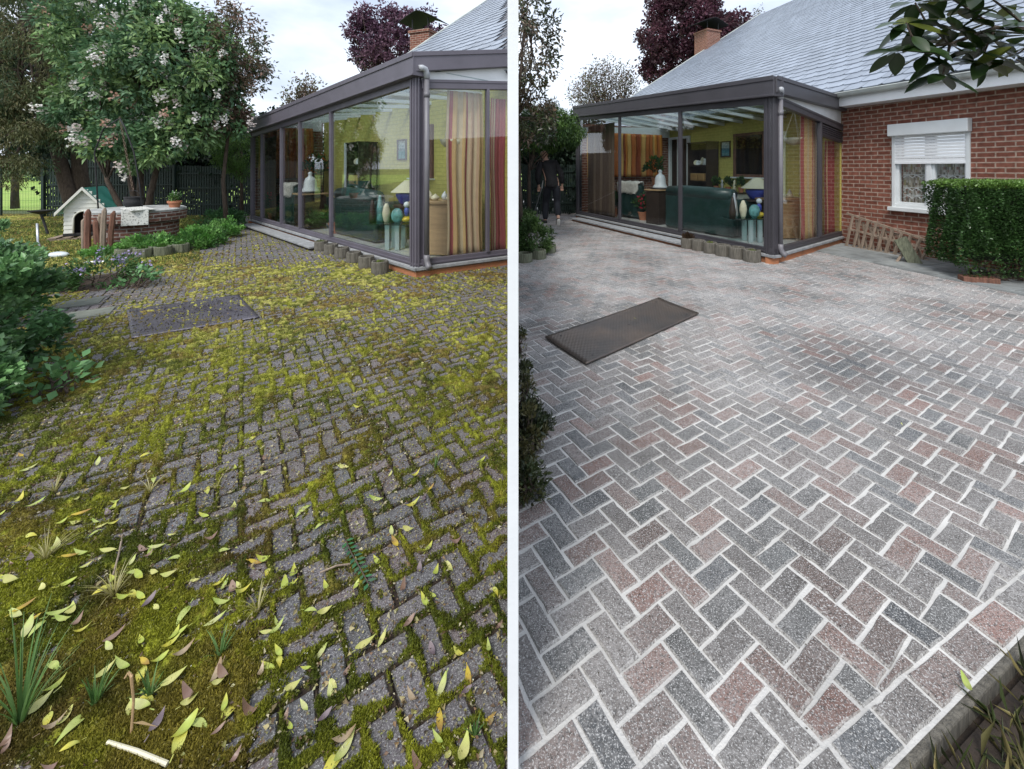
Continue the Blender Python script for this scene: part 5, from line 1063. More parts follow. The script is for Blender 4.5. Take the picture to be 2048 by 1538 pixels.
def kennel():
    x, y = X_(181, 8.75), 8.75; t = thing('dog_kennel', (0, 0, 0), 'cream plastic dog kennel with a green pitched roof beside the round well', 'kennel')
    w, d, h, hr = .60, .82, .56, .98
    mb = MB(); n = 7                                    # siding boards, each slightly proud at its foot
    ow, oh = .155, .50                                  # half width and height of the arched doorway
    def front(z0, z1, a0, a1): mb.hexa([(a0, -.016, z0), (a1, -.016, z0), (a1, .015, z0), (a0, .015, z0)], [(a0, -.004, z1), (a1, -.004, z1), (a1, .015, z1), (a0, .015, z1)])
    bh = .085; z = .06
    while z < hr-.06:
        z1 = min(z+bh, hr-.03); hw = w/2 if z < h else w/2*(hr-z)/(hr-h)
        if z < oh-.04:
            o_ = ow if z < oh-.14 else ow*math.sqrt(max(0, 1-((z-(oh-.16))/.17)**2)); front(z, z1, -hw, -o_); front(z, z1, o_, hw)
        elif z < oh+.02: o_ = ow*.45; front(z, z1, -hw, -o_); front(z, z1, o_, hw); front(z+.03, z1, -o_, o_)
        else: front(z, z1, -hw, hw)
        z += bh
    for s in (-1, 1):
        for k in range(6): a = .06+k*.083; mb.hexa([(s*(w/2+.012), 0, a), (s*(w/2-.02), 0, a), (s*(w/2-.02), d, a), (s*(w/2+.012), d, a)], [(s*(w/2), 0, a+.083), (s*(w/2-.02), 0, a+.083), (s*(w/2-.02), d, a+.083), (s*(w/2), d, a+.083)])
    mb.box((0, d, .34), (w, .02, .56)); mb.build('wall', M['siding'], t, bevel=.003)
    mb = MB(); pr = []
    for k in range(17): a = pi*k/16; pr.append((ow*cos(a)*1.0, -.03, (oh-.16)+.17*sin(a)))
    mb.tube([(ow, -.03, .06)]+pr+[(-ow, -.03, .06)], .014, 6); mb.build('door_arch', M['siding'], t, smooth=True)
    mb = MB(); mb.box((0, .35, .3), (w-.06, .02, .5)); mb.build('dark_inside', M['dark'], t); mb = MB(); mb.box((0, d/2, .03), (w+.03, d+.03, .06)); mb.build('base', M['rubber'], t, bevel=.01)
    for s in (-1, 1):
        mb = MB(); q = [(0, -.09, hr+.01), (0, d+.08, hr+.01), (s*(w/2+.09), d+.08, h-.085), (s*(w/2+.09), -.09, h-.085)]; q = q if s > 0 else q[::-1]; mb.hexa([(a, b, c-.025) for a, b, c in q], q); mb.build('roof', M['greenroof'], t, bevel=.004)
        mb = MB(); mb.hexa([(0, -.115, hr-.045), (s*(w/2+.10), -.115, h-.14), (s*(w/2+.10), -.088, h-.14), (0, -.088, hr-.045)][::s], [(0, -.115, hr+.025), (s*(w/2+.10), -.115, h-.07), (s*(w/2+.10), -.088, h-.07), (0, -.088, hr+.025)][::s]); mb.build('bargeboard', M['siding'], t, bevel=.004)
    place(t, x-.12, y, .10, R_(28), 1.0)
    t2 = thing('pallet', (0, 0, 0), 'weathered wooden pallet lying under the dog kennel', 'pallet')
    for k in range(5): mb = MB(); mb.box((-.42+k*.21, .35, .085), (.12, 1.0, .022)); mb.build('board', M['wood'], t2)
    for k in (-.1, .35, .8): mb = MB(); mb.box((0, k, .035), (.98, .09, .07)); mb.build('bearer', M['wood'], t2)
    place(t2, x-.12, y, .0, R_(28))
kennel()
def well():
    x, y, r = X_(282, 8.3)-.05, 8.3, .68; t = thing('well', (x, y, 0), 'round brick well with a grey concrete cover and projecting brick rim', 'well')
    mb = MB(); mb.lathe([(r*.86, -.02), (r*.90, .48)], (x, y, 0), 40); mb.build('shaft', M['oldbrick'], t, smooth=True)
    mb = MB(); mb.lathe([(r*.9, .48), (r*1.06, .485), (r*1.07, .65), (r*.5, .652)], (x, y, 0), 40); mb.build('rim', M['oldbrick'], t)
    mb = MB(); mb.lathe([(r*1.05, .652), (r*1.06, .69), (r*1.0, .712), (r*.6, .72), (.001, .722)], (x, y, 0), 40); mb.build('cover', M['concrete'], t, smooth=False)
    # wrought iron arch standing on the well
    a = thing('well_arch', (x, y, .715), 'thin wrought iron arch standing on the well cover under the flowering tree', 'arch'); 
    L0, R0 = np.array([x-.68, y-.1, .70]), np.array([x+.27, y-.2, .715])
    mb = MB(); mb.tube([L0, L0+[-.03, 0, .5], L0+[-.07, 0, 1.1], L0+[.10, .0, 1.55], L0+[.42, 0, 1.75]], .013, 7); mb.build('bar', M['black'], a, smooth=True)
    mb = MB(); mb.tube([R0, R0+[-.06, 0, .5], R0+[-.17, 0, 1.1], R0+[-.34, .0, 1.55], L0+[.42, 0, 1.75]], .013, 7); mb.build('bar', M['black'], a, smooth=True)
    top = L0+[.42, 0, 1.75]; mb = MB(); k = 0; z = top[2]
    ch = thing('chain', tuple(top), 'rusty hanging chain in the middle of the well arch', 'chain'); nl = 26; zb = 1.02; bx = x+.02
    for i in range(nl):
        q = i/nl; cx_, cy_, cz = lerp(top[0], bx, q), lerp(top[1], y-.12, q), lerp(z, zb, q); rr_ = .026; pts = []
        for j in range(9): b_ = 2*pi*j/8; pts.append((cx_+(rr_*.6*cos(b_) if i % 2 else 0), cy_+(0 if i % 2 else rr_*.6*cos(b_)), cz+rr_*1.15*sin(b_)))
        mb.tube(pts, .005, 5, False)
    tag(mb.build('links', M['rust'], ch), kind='stuff')
    c = thing('cauldron', (bx, y-.12, .725), 'small black iron cauldron standing on the well cover', 'cauldron'); mb = MB(); mb.lathe([(.06, .0), (.11, .02), (.145, .08), (.15, .13), (.125, .175), (.14, .20), (.145, .215), (.12, .21), (.10, .17), (.11, .1), (.001, .06)], (bx, y-.12, .725), 24); mb.build('body', M['black'], c, smooth=True)
    mb = MB(); mb.tube([(bx+.14*cos(pi*j/10), y-.12, .93+.13*sin(pi*j/10)) for j in range(11)], .006, 6); mb.build('handle', M['black'], c)
    # flower pot and stone slab on the rim
    px_, py_ = x+.60, y+.12; t3 = thing('flower_pot', (px_, py_, .70), 'terracotta pot with a white-flowered plant on the right of the well rim', 'pot'); mb = MB(); mb.lathe([(.075, 0), (.10, .10), (.115, .10), (.115, .14), (.10, .14), (.09, .11), (.001, .10)], (px_, py_, .70), 20); mb.build('pot', M['terracotta'], t3)
    P, o_, ci, cc = crown_pts((px_, py_, .93), (.09, .09, .07), 12, 16, .04, .2, seed=4); leaves('foliage', P, unit(o_)+[0, 0, .5], .05, .025, mixcol(len(P), ci, [(.08, .18, .05), (.12, .24, .06)], 1), M['leaf'], t3); Q = P[::6]+[0, 0, .03]; Q = np.repeat(Q, 5, 0); leaves('flowers', Q, rng.normal(size=Q.shape), .02, .016, np.tile([.75, .75, .7], (len(Q), 1)), M['petal'], t3)
    t4 = thing('stone_slab', (x+.42, y-.45, .70), 'pale speckled slab lying over the front right edge of the well rim', 'slab'); mb = MB(); mb.box((x+.40, y-.42, .735), (.48, .34, .022), R_(-28), 0, R_(3)); mb.box((x+.52, y-.60, .60), (.36, .02, .30), R_(38), R_(-8), 0); mb.build('body', M['speckle'], t4, bevel=.006)
M['rust'] = mat('rusty_chain', (.16, .11, .08), .8, .4, 30)
M['speckle'] = mat('speckled_stone', (.10, .10, .09), .8, .2, 38, .3, 60, col2=(.60, .60, .56), thr=(.36, .46))
well()
# split timber stakes leaning together
r = random.Random(17); bx, by = X_(190, 7.35), 7.35; sk = []
for k, (du, h, lean) in enumerate(((-.17, .62, -.03), (-.10, .78, .0), (.0, .70, .06), (.07, .60, -.05), (.13, .80, .02), (.19, .74, .05))):
    mb = MB(); x0 = bx+du; y0 = by+r.uniform(-.07, .07); w = r.uniform(.035, .05); pts = [(x0, y0, -.02), (x0+lean*.4, y0, h*.5), (x0+lean, y0+.01, h*.93), (x0+lean+r.uniform(-.02, .02), y0+.01, h)]
    mb.tube(pts, [w, w*.95, w*.85, w*.35], 6); lb = ['leftmost short', 'second from left tall', 'third from left leaning', 'fourth from left shortest', 'fifth from left tallest', 'rightmost'][k]
    tag(mb.build('timber_stake', M['redwood'] if k % 2 else M['wood']), lb+' split timber stake in the bundle before the kennel', 'stake', 'split timber stakes in front of the kennel')
# concrete log edging round the well bed
def log_planter(x, y, r_, h, label, group, m, seed, fill=None):
    t = thing('log_planter', (x, y, 0), label, 'planter', group); mb = MB(); n = 28; rr = random.Random(seed); ph = rr.uniform(0, 6)
    prof = [(1.0, 0), (1.03, h*.3), (1.02, h*.7), (1.0, h-.012), (.94, h), (.80, h), (.76, h-.015), (.74, h*.55), (.001, h*.53)]; V = []
    for q, z in prof:
        for i in range(n): a = 2*pi*i/n; k = 1+(.03*sin(a*9+ph)+.018*sin(a*17+ph))*(1 if q > .9 else .3); V.append((x+r_*q*k*cos(a), y+r_*q*k*sin(a), z))
    mb.add(V, [(j*n+i, j*n+(i+1) % n, (j+1)*n+(i+1) % n, (j+1)*n+i) for j in range(len(prof)-1) for i in range(n)]); mb.build('pot', m, t, smooth=False)
    mb = MB(); mb.lathe([(r_*.73, h*.60), (.001, h*.66)], (x, y, 0), 16); mb.build('soil', M['soil'], t, smooth=True)
    if fill:
        P, o_, ci, cc = crown_pts((x, y, h*.78), (r_*.45, r_*.45, .03), 10, 14, .03, .2, seed=seed); leaves('weeds', P, unit(o_)*.5+[0, 0, 1], fill[1], fill[1]*.4, mixcol(len(P), ci, [fill[0], tuple(c*.6 for c in fill[0])], 1), M['leaf'], t)
names = ['first', 'second', 'third', 'fourth', 'fifth', 'sixth']
for i, (u, v, r_) in enumerate(((251, 520, .125), (286, 519, .125), (325, 515, .12), (361, 509, .115), (386, 500, .11))):
    q = G(u, v); log_planter(q[0], q[1], r_, .19, names[i]+' log-textured planter from the left round the well bed', 'log-textured planters round the well bed', M['logp'], i, ((.12, .26, .05), .06))
for i, (u, v, r_) in enumerate(((760, 550, .112), (733, 539, .108), (708, 529, .105), (684, 519, .105), (662, 511, .105), (642, 504, .105))):
    q = G(u, v); log_planter(q[0], q[1], r_, .20, names[i]+' log-textured planter from the corner along the mossy conservatory', 'log-textured planters along the mossy conservatory', M['log'], 20+i, ((.2, .26, .06), .04) if i in (0, 5) else None)
for i, (u, v, r_) in enumerate(((1504, 526, .128), (1474, 520, .122), (1446, 514.5, .118), (1421, 509, .112), (1397, 503.5, .112), (1375, 499, .112))):
    q = G(u, v); log_planter(q[0], q[1], r_, .215, names[i]+' log-textured planter from the corner along the clean conservatory', 'log-textured planters along the clean conservatory', M['log'], 40+i, ((.22, .28, .06), .04) if i in (0, 3) else (((.08, .05, .03), .14) if i == 5 else None))
for i, (u, v) in enumerate(((1049, 527), (1077, 520), (1098, 508))):
    q = G(u, v); log_planter(q[0], q[1], .12, .17, ['nearest', 'middle', 'farthest'][i]+' log-textured planter edging the low shrub on the clean side', 'log-textured planters edging the low shrub', M['logp'], 60+i)
# long steps before the sliding panes
for side, ff, u0, u1, fr, m in (('R', consR[1], 1140, 1360, .36, M['slab']), ('L', consL[1], 482, 618, .30, M['wetslab'] if 'wetslab' in M else M['slab'])):
    s0, s1 = ff.su(u0, fr), ff.su(u1, fr); t = thing('step', ff.p(s0, fr, 0), 'long low stone step before the front glass '+SITE[side], 'step', 'long steps before the conservatories'); mb = MB(); mb.fb(ff, s0, s1, .045, fr, .075, .108); mb.build('tread', m, t, bevel=.005)
    mb = MB(); mb.fb(ff, s0+.03, s1-.02, .05, fr-.05, .0, .075); mb.build('riser', M['plinth'] if side == 'R' else M['darkwood'], t)
# steel cover plates
def cover(px, label, m, lift, seed):
    C4 = [G(*p)[:2] for p in px]; c = sum(C4)/4; n = 24; V = []; rr = random.Random(seed); t = thing('cover_plate', (c[0], c[1], .035), label, 'plate', None); mb = MB()
    for j in range(n+1):
        for i in range(n+1):
            a, b = i/n, j/n; p = (C4[0]*(1-a)+C4[1]*a)*(1-b)+(C4[3]*(1-a)+C4[2]*a)*b; z = .043+lift*((2*a-1)**4*.5+(2*b-1)**4*.4)+.002*sin(a*9)*sin(b*7); V.append((p[0], p[1], z))
    W_, H_ = hypot(*(C4[1]-C4[0])), hypot(*(C4[3]-C4[0])); b1 = n+1; Fc = [(j*b1+i, j*b1+i+1, (j+1)*b1+i+1, (j+1)*b1+i) for j in range(n) for i in range(n)]; uv = [tuple(((k % b1)/n*W_, (k//b1)/n*H_) for k in f) for f in Fc]
    mb.add(V, Fc, uv); o = mb.build('plate', m, t, smooth=True); s_ = o.modifiers.new('t', 'SOLIDIFY'); s_.thickness = .009; s_.offset = -1
    for a, b in ((.08, .12), (.92, .88), (.92, .12), (.08, .88), (.5, .5)): p = (C4[0]*(1-a)+C4[1]*a)*(1-b)+(C4[3]*(1-a)+C4[2]*a)*b; mb = MB(); mb.lathe([(.010, 0), (.001, .001)], (p[0], p[1], .0445+lift*((2*a-1)**4*.5+(2*b-1)**4*.4)), 12); mb.build('bolt_hole', M['dark'], t)
cover([(1172, 741), (1398, 636), (1318, 604), (1090, 685)], 'rusty brown chequered steel plate lying on the clean pavers', M['coverR'], .012, 1)
cover([(263, 686), (519, 643), (477, 597), (253, 628)], 'grey chequered steel plate littered with soil on the mossy pavers', M['coverL'], .004, 2)
def crumbs(name, n, poly, cols, lab, cat, size, seed, zb=.05, m='leaf', flat=.3):
    g = np.random.default_rng(seed); P = []
    xs = [p[0] for p in poly]; ys_ = [p[1] for p in poly]
    while len(P) < n:
        a = (g.uniform(min(xs), max(xs)), g.uniform(min(ys_), max(ys_)))
        if inpoly(a[0], a[1], poly): P.append(a)
    P = np.array(P); D = g.normal(size=(n, 3))*np.array([1, 1, flat]); z = zb+g.uniform(0, .004, n)
    s_ = g.uniform(.5, 1.4, n)*size; o = leaves(name, np.column_stack([P, z]), D, s_, s_*.6, mixcol(n, np.arange(n), cols, seed), M[m], fold=.3); return tag(o, lab, cat, kind='stuff')
crumbs('soil_crumbs', 900, [G(255, 632)[:2], G(470, 602)[:2], G(500, 640)[:2], G(268, 680)[:2]], [(.02, .016, .012), (.04, .03, .02)], 'dark crumbs of soil scattered on the grey steel plate', 'soil', .012, 5, .048, 'soil' if False else 'leaf')
# soil heap, paving slabs beside the ivy, sticks
M['heap'] = mat('dug_soil', (.04, .027, .018), .95, .6, 20, 1.0, 50)
c = G(196, 570); n = 40; V = []; F_ = []
for j in range(n+1):
    for i in range(n+1): a, b = i/n*2-1, j/n*2-1; rr_ = math.sqrt(a*a+b*b); X, Y = c[0]+a*.62, c[1]+b*.55; V.append((X, Y, .02))
V = np.array(V); hh = np.clip(1-((V[:, 0]-c[0])/.60)**2-((V[:, 1]-c[1])/.5)**2, -.2, 1); V[:, 2] = .022+.06*hh+.05*(fbm(V[:, :2], 3, 4, 12)-.5)*(hh > 0)
b = n+1; F_ = np.array([(j*b+i, j*b+i+1, (j+1)*b+i+1, (j+1)*b+i) for j in range(n) for i in range(n)]); o = np_mesh('soil_heap', V, F_, np.ones((len(V), 3)), M['heap'], True); tag(o, 'low heap of dark dug soil beside the reddish cleaned pavers', 'soil heap')
mb = MB(); r = random.Random(4)
for (u, v, a) in ((160, 612, .1), (178, 634, .12)):
    q = G(u, v)[:2]; e = np.array([cos(R_(36)), sin(R_(36))]); f_ = np.array([-e[1], e[0]]); add_paver(mb, [q-e*.17-f_*.15, q+e*.17-f_*.15, q+e*.17+f_*.15, q-e*.17+f_*.15], .040, r, [(.62, .62, .52)])
tag(mb.build('garden_slabs', slabmat, auto_uv=False), kind='structure')
# bird bath
x, y = G(97, 472)[0], G(97, 472)[1]; t = thing('bird_bath', (x, y, 0), 'black bird bath dish on a slim stand at the far left of the lawn', 'bird bath'); mb = MB(); mb.tube([(x, y, 0), (x-.08, y, .25), (x-.17, y, .50)], .022, 8); mb.build('stand', M['black'], t)
mb = MB(); mb.lathe([(.03, 0), (.12, .03), (.19, .07), (.20, .085), (.18, .08), (.001, .04)], (x-.17, y, .48), 24); mb.build('dish', M['black'], t, smooth=True)
# grass trimmer
q = G(88, 519); t = thing('grass_trimmer', (q[0], q[1], 0), 'grey grass trimmer with a clear guard standing in the lawn by the ivy', 'trimmer'); mb = MB(); mb.tube([(q[0]-.17, q[1]+.05, .58), (q[0]-.10, q[1], .30), (q[0], q[1], .05)], .016, 8); mb.build('shaft', M['steel'], t, smooth=True)
mb = MB(); mb.ball((q[0], q[1], .05), (.06, .05, .045)); mb.build('head', M['pipe'], t, smooth=True); mb = MB(); mb.ball((q[0]+.20, q[1]+.03, .07), (.16, .09, .055), 14, 8); mb.tube([(q[0]+.02, q[1], .04), (q[0]+.15, q[1], .06)], .02, 8); mb.build('guard', M['clear'], t, smooth=True)
q = G(190, 530); mb = MB(); r = random.Random(3); V = [(q[0]-.13+.26*i/6+r.uniform(-.01, .01), q[1]-.05+.1*j/3+r.uniform(-.01, .01), .03+r.uniform(0, .035)) for j in range(4) for i in range(7)]; mb.add(V, [(j*7+i, j*7+i+1, (j+1)*7+i+1, (j+1)*7+i) for j in range(3) for i in range(6)])
o = mb.build('plastic_scrap', M['white']); o.modifiers.new('t', 'SOLIDIFY').thickness = .003; tag(o, 'crumpled white plastic scrap on the edge of the lawn', 'litter')

# ---- clean side: trellis, prop, bucket, person with squeegee
F = Frame(RHC+WD*(-.0)+WN*.16, RHC+WD*2.4+WN*.16); sg = 1 if np.array(F.nn)@WN > 0 else -1; t = thing('trellis', F.p(.3, 0, 0), 'grey wooden trellis lying on its side against the foot of the brick wall', 'trellis')
s0, s1 = F.su(1702), F.su(1866); ht = lambda s: lerp(.62, .33, (s-s0)/(s1-s0)); W2 = .023
def bar(a, b, name): mb = MB(); mb.tube([a, b], W2, 4); mb.build(name, M['wood'], t)
bar(F.p(s0-.05, sg*.04, ht(s0)+.02), F.p(s1, sg*.04, ht(s1)), 'rail'); bar(F.p(s0-.05, sg*.10, .03), F.p(s1, sg*.10, .03), 'rail'); bar(F.p(s0, sg*.075, .36), F.p(s1, sg*.075, .20), 'rail'); bar(F.p(s0+.1, sg*.0, .47), F.p(s1, sg*.0, .28), 'rail')
for k in range(10): s = s0+.04+(s1-s0-.08)*k/9; bar(F.p(s-.05, sg*.115, .02), F.p(s+.04, sg*.06, ht(s)-.005), 'slat')
for k in range(9): s = s0+.13+(s1-s0-.2)*k/9; bar(F.p(s+.04, sg*.02, .02), F.p(s-.03, sg*.0, ht(s)*.9), 'slat')
q = G(1826, 530); t = thing('wooden_prop', (q[0], q[1], 0), 'mossy board propped on a short leg in front of the trellis', 'board'); mb = MB(); mb.box((q[0]-.06, q[1]+.02, .20), (.17, .035, .44), R_(-20), R_(-12), R_(-24)); mb.build('board', M['logp'], t, bevel=.006)
mb = MB(); mb.tube([(q[0]-.22, q[1]+.05, .02), (q[0]-.05, q[1]+.12, .16)], .02, 6); mb.build('leg', M['wood'], t)
q = G(1965, 571); mb = MB(); mb.box((q[0], q[1]+.05, .065), (.36, .16, .07), R_(-22)); tag(mb.build('timber_offcut', M['redwood'], bevel=.006), 'dark timber offcut lying under the front edge of the clipped hedge', 'timber')
q = G(1133, 424); t = thing('bucket', (q[0], q[1], 0), 'black rubber bucket standing by the far post of the clean conservatory', 'bucket'); mb = MB(); mb.lathe([(.15, 0), (.19, .27), (.205, .28), (.18, .275), (.14, .02), (.001, .02)], (q[0], q[1], 0), 24); mb.build('body', M['rubber'], t, smooth=True)
mb = MB(); mb.tube([(q[0]+.19*cos(pi*k/12), q[1]-.02, .27-.12*sin(pi*k/12)) for k in range(13)], .006, 6); mb.build('handle', M['rubber'], t)
def skin_mesh(name, verts, edges, rad, m, parent, sub=2):
    me = bpy.data.meshes.new(name); me.from_pydata([tuple(v) for v in verts], edges, []); o = bpy.data.objects.new(name, me); COL.objects.link(o)
    sk = o.modifiers.new('skin', 'SKIN')
    if not me.skin_vertices: 
        me.update()
    for i, rr_ in enumerate(rad):
        d = me.skin_vertices[0].data[i]; d.radius = rr_ if hasattr(rr_, '__len__') else (rr_, rr_); d.use_root = (i == 0)
    ss = o.modifiers.new('sub', 'SUBSURF'); ss.levels = ss.render_levels = sub; me.materials.append(m)
    if parent: o.parent = parent
    return o
def person():
    q = G(1112, 450); t = thing('person', (0, 0, 0), 'bald person in black walking away with a long squeegee in the left hand', 'person')
    # local frame: x to the right, y away, z up; height about 1.78
    J = dict(pel=(0, 0, .95), sp=(-.02, .04, 1.16), ch=(-.06, .08, 1.36), nb=(-.085, .11, 1.50), nk=(-.10, .13, 1.58), hd=(-.115, .15, 1.68), ht=(-.12, .15, 1.77),
             lh=(-.10, 0, .92), lk=(-.13, .20, .52), la=(-.15, .12, .10), lt=(-.16, .30, .05), rh=(.10, 0, .92), rk=(.12, .06, .50), ra=(.11, -.26, .22), rt=(.11, -.24, .06),
             ls=(-.25, .06, 1.43), le=(-.33, .0, 1.16), lw=(-.30, .13, .93), rs=(.12, .12, 1.44), re=(.22, .02, 1.18), rw=(.25, .12, .95))
    J.update(nb=(-.13, .14, 1.49), nk=(-.155, .17, 1.57), hd=(-.18, .20, 1.66), ht=(-.185, .21, 1.745), ch=(-.085, .09, 1.35), sp=(-.04, .04, 1.16), ls=(-.27, .08, 1.41), rs=(.09, .12, 1.43), le=(-.34, .03, 1.15))
    K = list(J); ix = {k: i for i, k in enumerate(K)}; E = [('pel', 'sp'), ('sp', 'ch'), ('ch', 'nb'), ('nb', 'nk'), ('nk', 'hd'), ('hd', 'ht'), ('pel', 'lh'), ('lh', 'lk'), ('lk', 'la'), ('la', 'lt'), ('pel', 'rh'), ('rh', 'rk'), ('rk', 'ra'), ('ra', 'rt'), ('ch', 'ls'), ('ls', 'le'), ('le', 'lw'), ('ch', 'rs'), ('rs', 're'), ('re', 'rw')]
    RD = dict(pel=(.15, .11), sp=(.14, .10), ch=(.16, .11), nb=(.09, .08), nk=(.058, .06), hd=(.085, .10), ht=(.055, .065), lh=.095, lk=.06, la=.042, lt=.035, rh=.095, rk=.06, ra=.042, rt=.035, ls=.065, le=.045, lw=.03, rs=.065, re=.045, rw=.03)
    J['wa'] = (.0, .01, 1.02); RD['wa'] = (.15, .115)
    V = [J[k] for k in K]; Ed = [(ix[a], ix[b]) for a, b in E]; rad = [RD[k] for k in K]
    for w, sx in (('lw', -1), ('rw', 1)):                       # palm, four fingers and a thumb
        wx, wy, wz = J[w]; b0 = len(V); V.append((wx+.005*sx, wy+.02, wz-.07)); rad.append((.036, .02)); Ed.append((ix[w], b0))
        for f in range(4):
            a = len(V); V += [(wx+(-.026+.017*f), wy+.035, wz-.11), (wx+(-.028+.018*f), wy+.03, wz-.145+.004*abs(f-1.5)), (wx+(-.024+.016*f), wy+.005, wz-.160)]; rad += [.0095, .0085, .007]; Ed += [(b0, a), (a, a+1), (a+1, a+2)]
        a = len(V); V += [(wx-.035*sx, wy+.03, wz-.06), (wx-.045*sx, wy+.035, wz-.095)]; rad += [.011, .009]; Ed += [(b0, a), (a, a+1)]
    body = skin_mesh('body', V, Ed, rad, M['skin'], t)
    J['hem'] = (.0, -.005, .83); RD['hem'] = (.15, .12); J['pj'] = J['pel']; RD['pj'] = (.165, .125)
    def part(name, keys, edges, grow, m, sub=2):
        kk = {k: i for i, k in enumerate(keys)}; g_ = lambda r_: tuple(x+grow for x in (r_ if hasattr(r_, '__len__') else (r_, r_)))
        return skin_mesh(name, [J[k] for k in keys], [(kk[a], kk[b]) for a, b in edges], [g_(RD[k]) for k in keys], m, t, sub)
    part('jacket', ['ch', 'sp', 'wa', 'pj', 'hem', 'nb', 'ls', 'le', 'lw', 'rs', 're', 'rw'], [('ch', 'sp'), ('sp', 'wa'), ('wa', 'pj'), ('pj', 'hem'), ('ch', 'nb'), ('ch', 'ls'), ('ls', 'le'), ('le', 'lw'), ('ch', 'rs'), ('rs', 're'), ('re', 'rw')], .032, M['cloth'])
    part('trousers', ['pel', 'wa', 'lh', 'lk', 'la', 'rh', 'rk', 'ra'], [('pel', 'wa'), ('pel', 'lh'), ('lh', 'lk'), ('lk', 'la'), ('pel', 'rh'), ('rh', 'rk'), ('rk', 'ra')], .026, M['denim'])
    for nm, a, b in (('l', 'la', 'lt'), ('r', 'ra', 'rt')):
        A, B = np.array(J[a]), np.array(J[b]); d = (B-A)/np.linalg.norm(B-A)
        if nm == 'r': pts = [(.11, -.29, .20), (.11, -.27, .10), (.11, -.22, .02)]
        else: pts = [(-.15, .07, .06), (-.155, .18, .05), (-.16, .32, .04)]
        skin_mesh('shoe', pts, [(0, 1), (1, 2)], [.052, .058, .050], M['rubber'], t); skin_mesh('sole', [(p[0], p[1]-(.035 if nm == 'r' else 0), p[2]-(.02 if nm == 'r' else .035)) for p in pts], [(0, 1), (1, 2)], [(.045, .018), (.05, .018), (.04, .018)] if nm == 'l' else [(.045, .018)]*3, M['fur'], t)
    for s in (-1, 1): mb = MB(); mb.ball((-.18+s*.088, .19, 1.65), (.014, .03, .038)); mb.build('ear', M['skin'], t, smooth=True)
    mb = MB(); mb.ball((-.182, .305, 1.64), (.016, .022, .03)); mb.build('nose', M['skin'], t, smooth=True)
    for s in (-1, 1): mb = MB(); mb.ball((-.182+s*.033, .282, 1.675), (.013, .012, .010)); mb.build('eye', M['ceramic'], t, smooth=True)
    mb = MB(); mb.box((-.182, .29, 1.595), (.05, .012, .01)); mb.build('mouth', M['terracotta'], t, bevel=.003)
    place(t, q[0]-.10, q[1], 0, R_(6), 1.12)
    # squeegee
    hx, hy_, hz = q[0]-.33*1.06-.02, q[1]+.10, .96; s = thing('squeegee', (hx-.15, hy_, 0), 'long-handled floor squeegee held by the walking person', 'squeegee')
    e = G(1068, 431); mb = MB(); mb.tube([(hx+.03, hy_, hz+.20), (hx, hy_, hz), (e[0], e[1], .07)], .014, 8); mb.build('handle', M['steel'], s)
    a, b = G(1047, 427), G(1087, 446); mb = MB(); mb.tube([(a[0], a[1], .045), (b[0], b[1], .045)], .035, 4); mb.build('blade', M['rubber'], s)
person()

# clutter on a low dresser along the yellow wall, on both sides
for side, F, k0_, sgw, sd_ in (('R', fw, (1449, 1470, 1500), 1 if np.array(fw.nn)@WN > 0 else -1, SITE['R']), ('L', fl, (770, 742, 728), sgl, SITE['L'])):
    sa, sb = sorted((F.su(k0_[0]), F.su(k0_[2]))); sa -= .1; sb += .1; t = thing('dresser', F.p((sa+sb)/2, .3*sgw, FLZ), 'low grey dresser crowded with pots along the yellow wall '+sd_, 'dresser')
    mb = MB(); mb.fb(F, sa, sb, *sorted((.08*sgw, .46*sgw)), FLZ, .86); mb.build('body', M['concrete'], t, bevel=.01); mb = MB(); mb.fb(F, sa-.02, sb+.02, *sorted((.07*sgw, .49*sgw)), .86, .89); mb.build('top', M['darkwood'], t, bevel=.004)
    n = 5
    for k in range(n):
        q = F.p(sa+(sb-sa)*(k+.5)/n, .27*sgw, .89)
        if k % 2 == 0: potted(q[0], q[1], q[2], ORDN[k//2]+' dark leafy pot plant along the dresser '+sd_, 200+k, None, .26, .07)
        else: lathe_obj('figurine', [(.05, 0), (.06, .04), (.03, .12), (.045, .17), (.02, .22), (.03, .27), (.002, .30)], q, M['steel'] if k == 1 else M['cream'], ('grey' if k == 1 else 'cream')+' figurine between pot plants on the dresser '+sd_, 'figurine')
# dark hedge filling the gaps behind the fences
def hedge_mass(x0, x1, y, h, seed, lab, n=16000):
    g = np.random.default_rng(seed); P = np.stack([g.uniform(x0, x1, n), y+g.normal(size=n)*.3, g.uniform(0, 1, n)**.8*h], 1); k = fbm(P[:, [0, 2]], seed, 3, 2.2) > .43; P = P[k]
    t = thing('dark_hedge', ((x0+x1)/2, y, 0), lab, 'hedge', 'dark hedges behind the fences'); mb = MB(); rr = random.Random(seed)
    for i in range(14): a = lerp(x0, x1, (i+.5)/14); limb(mb, (a, y, 0), (a+rr.uniform(-.5, .5), y, h), .03, .01, .08, 6, rr)
    mb.build('stems', M['bark'], t, auto_uv=False); leaves('foliage', P, g.normal(size=P.shape)+[0, -.5, 0], .17, .1, mixcol(len(P), np.arange(len(P))//40, DK, seed), M['leaf'], t)
hedge_mass(X_(110, 13.6), -5.6, 13.7, 2.0, 301, 'dark hedge showing through the slatted fence behind the well')
hedge_mass(-.9, 2.6, 14.2, 2.2, 302, 'dark hedge showing through the fence behind the walking person', 9000)

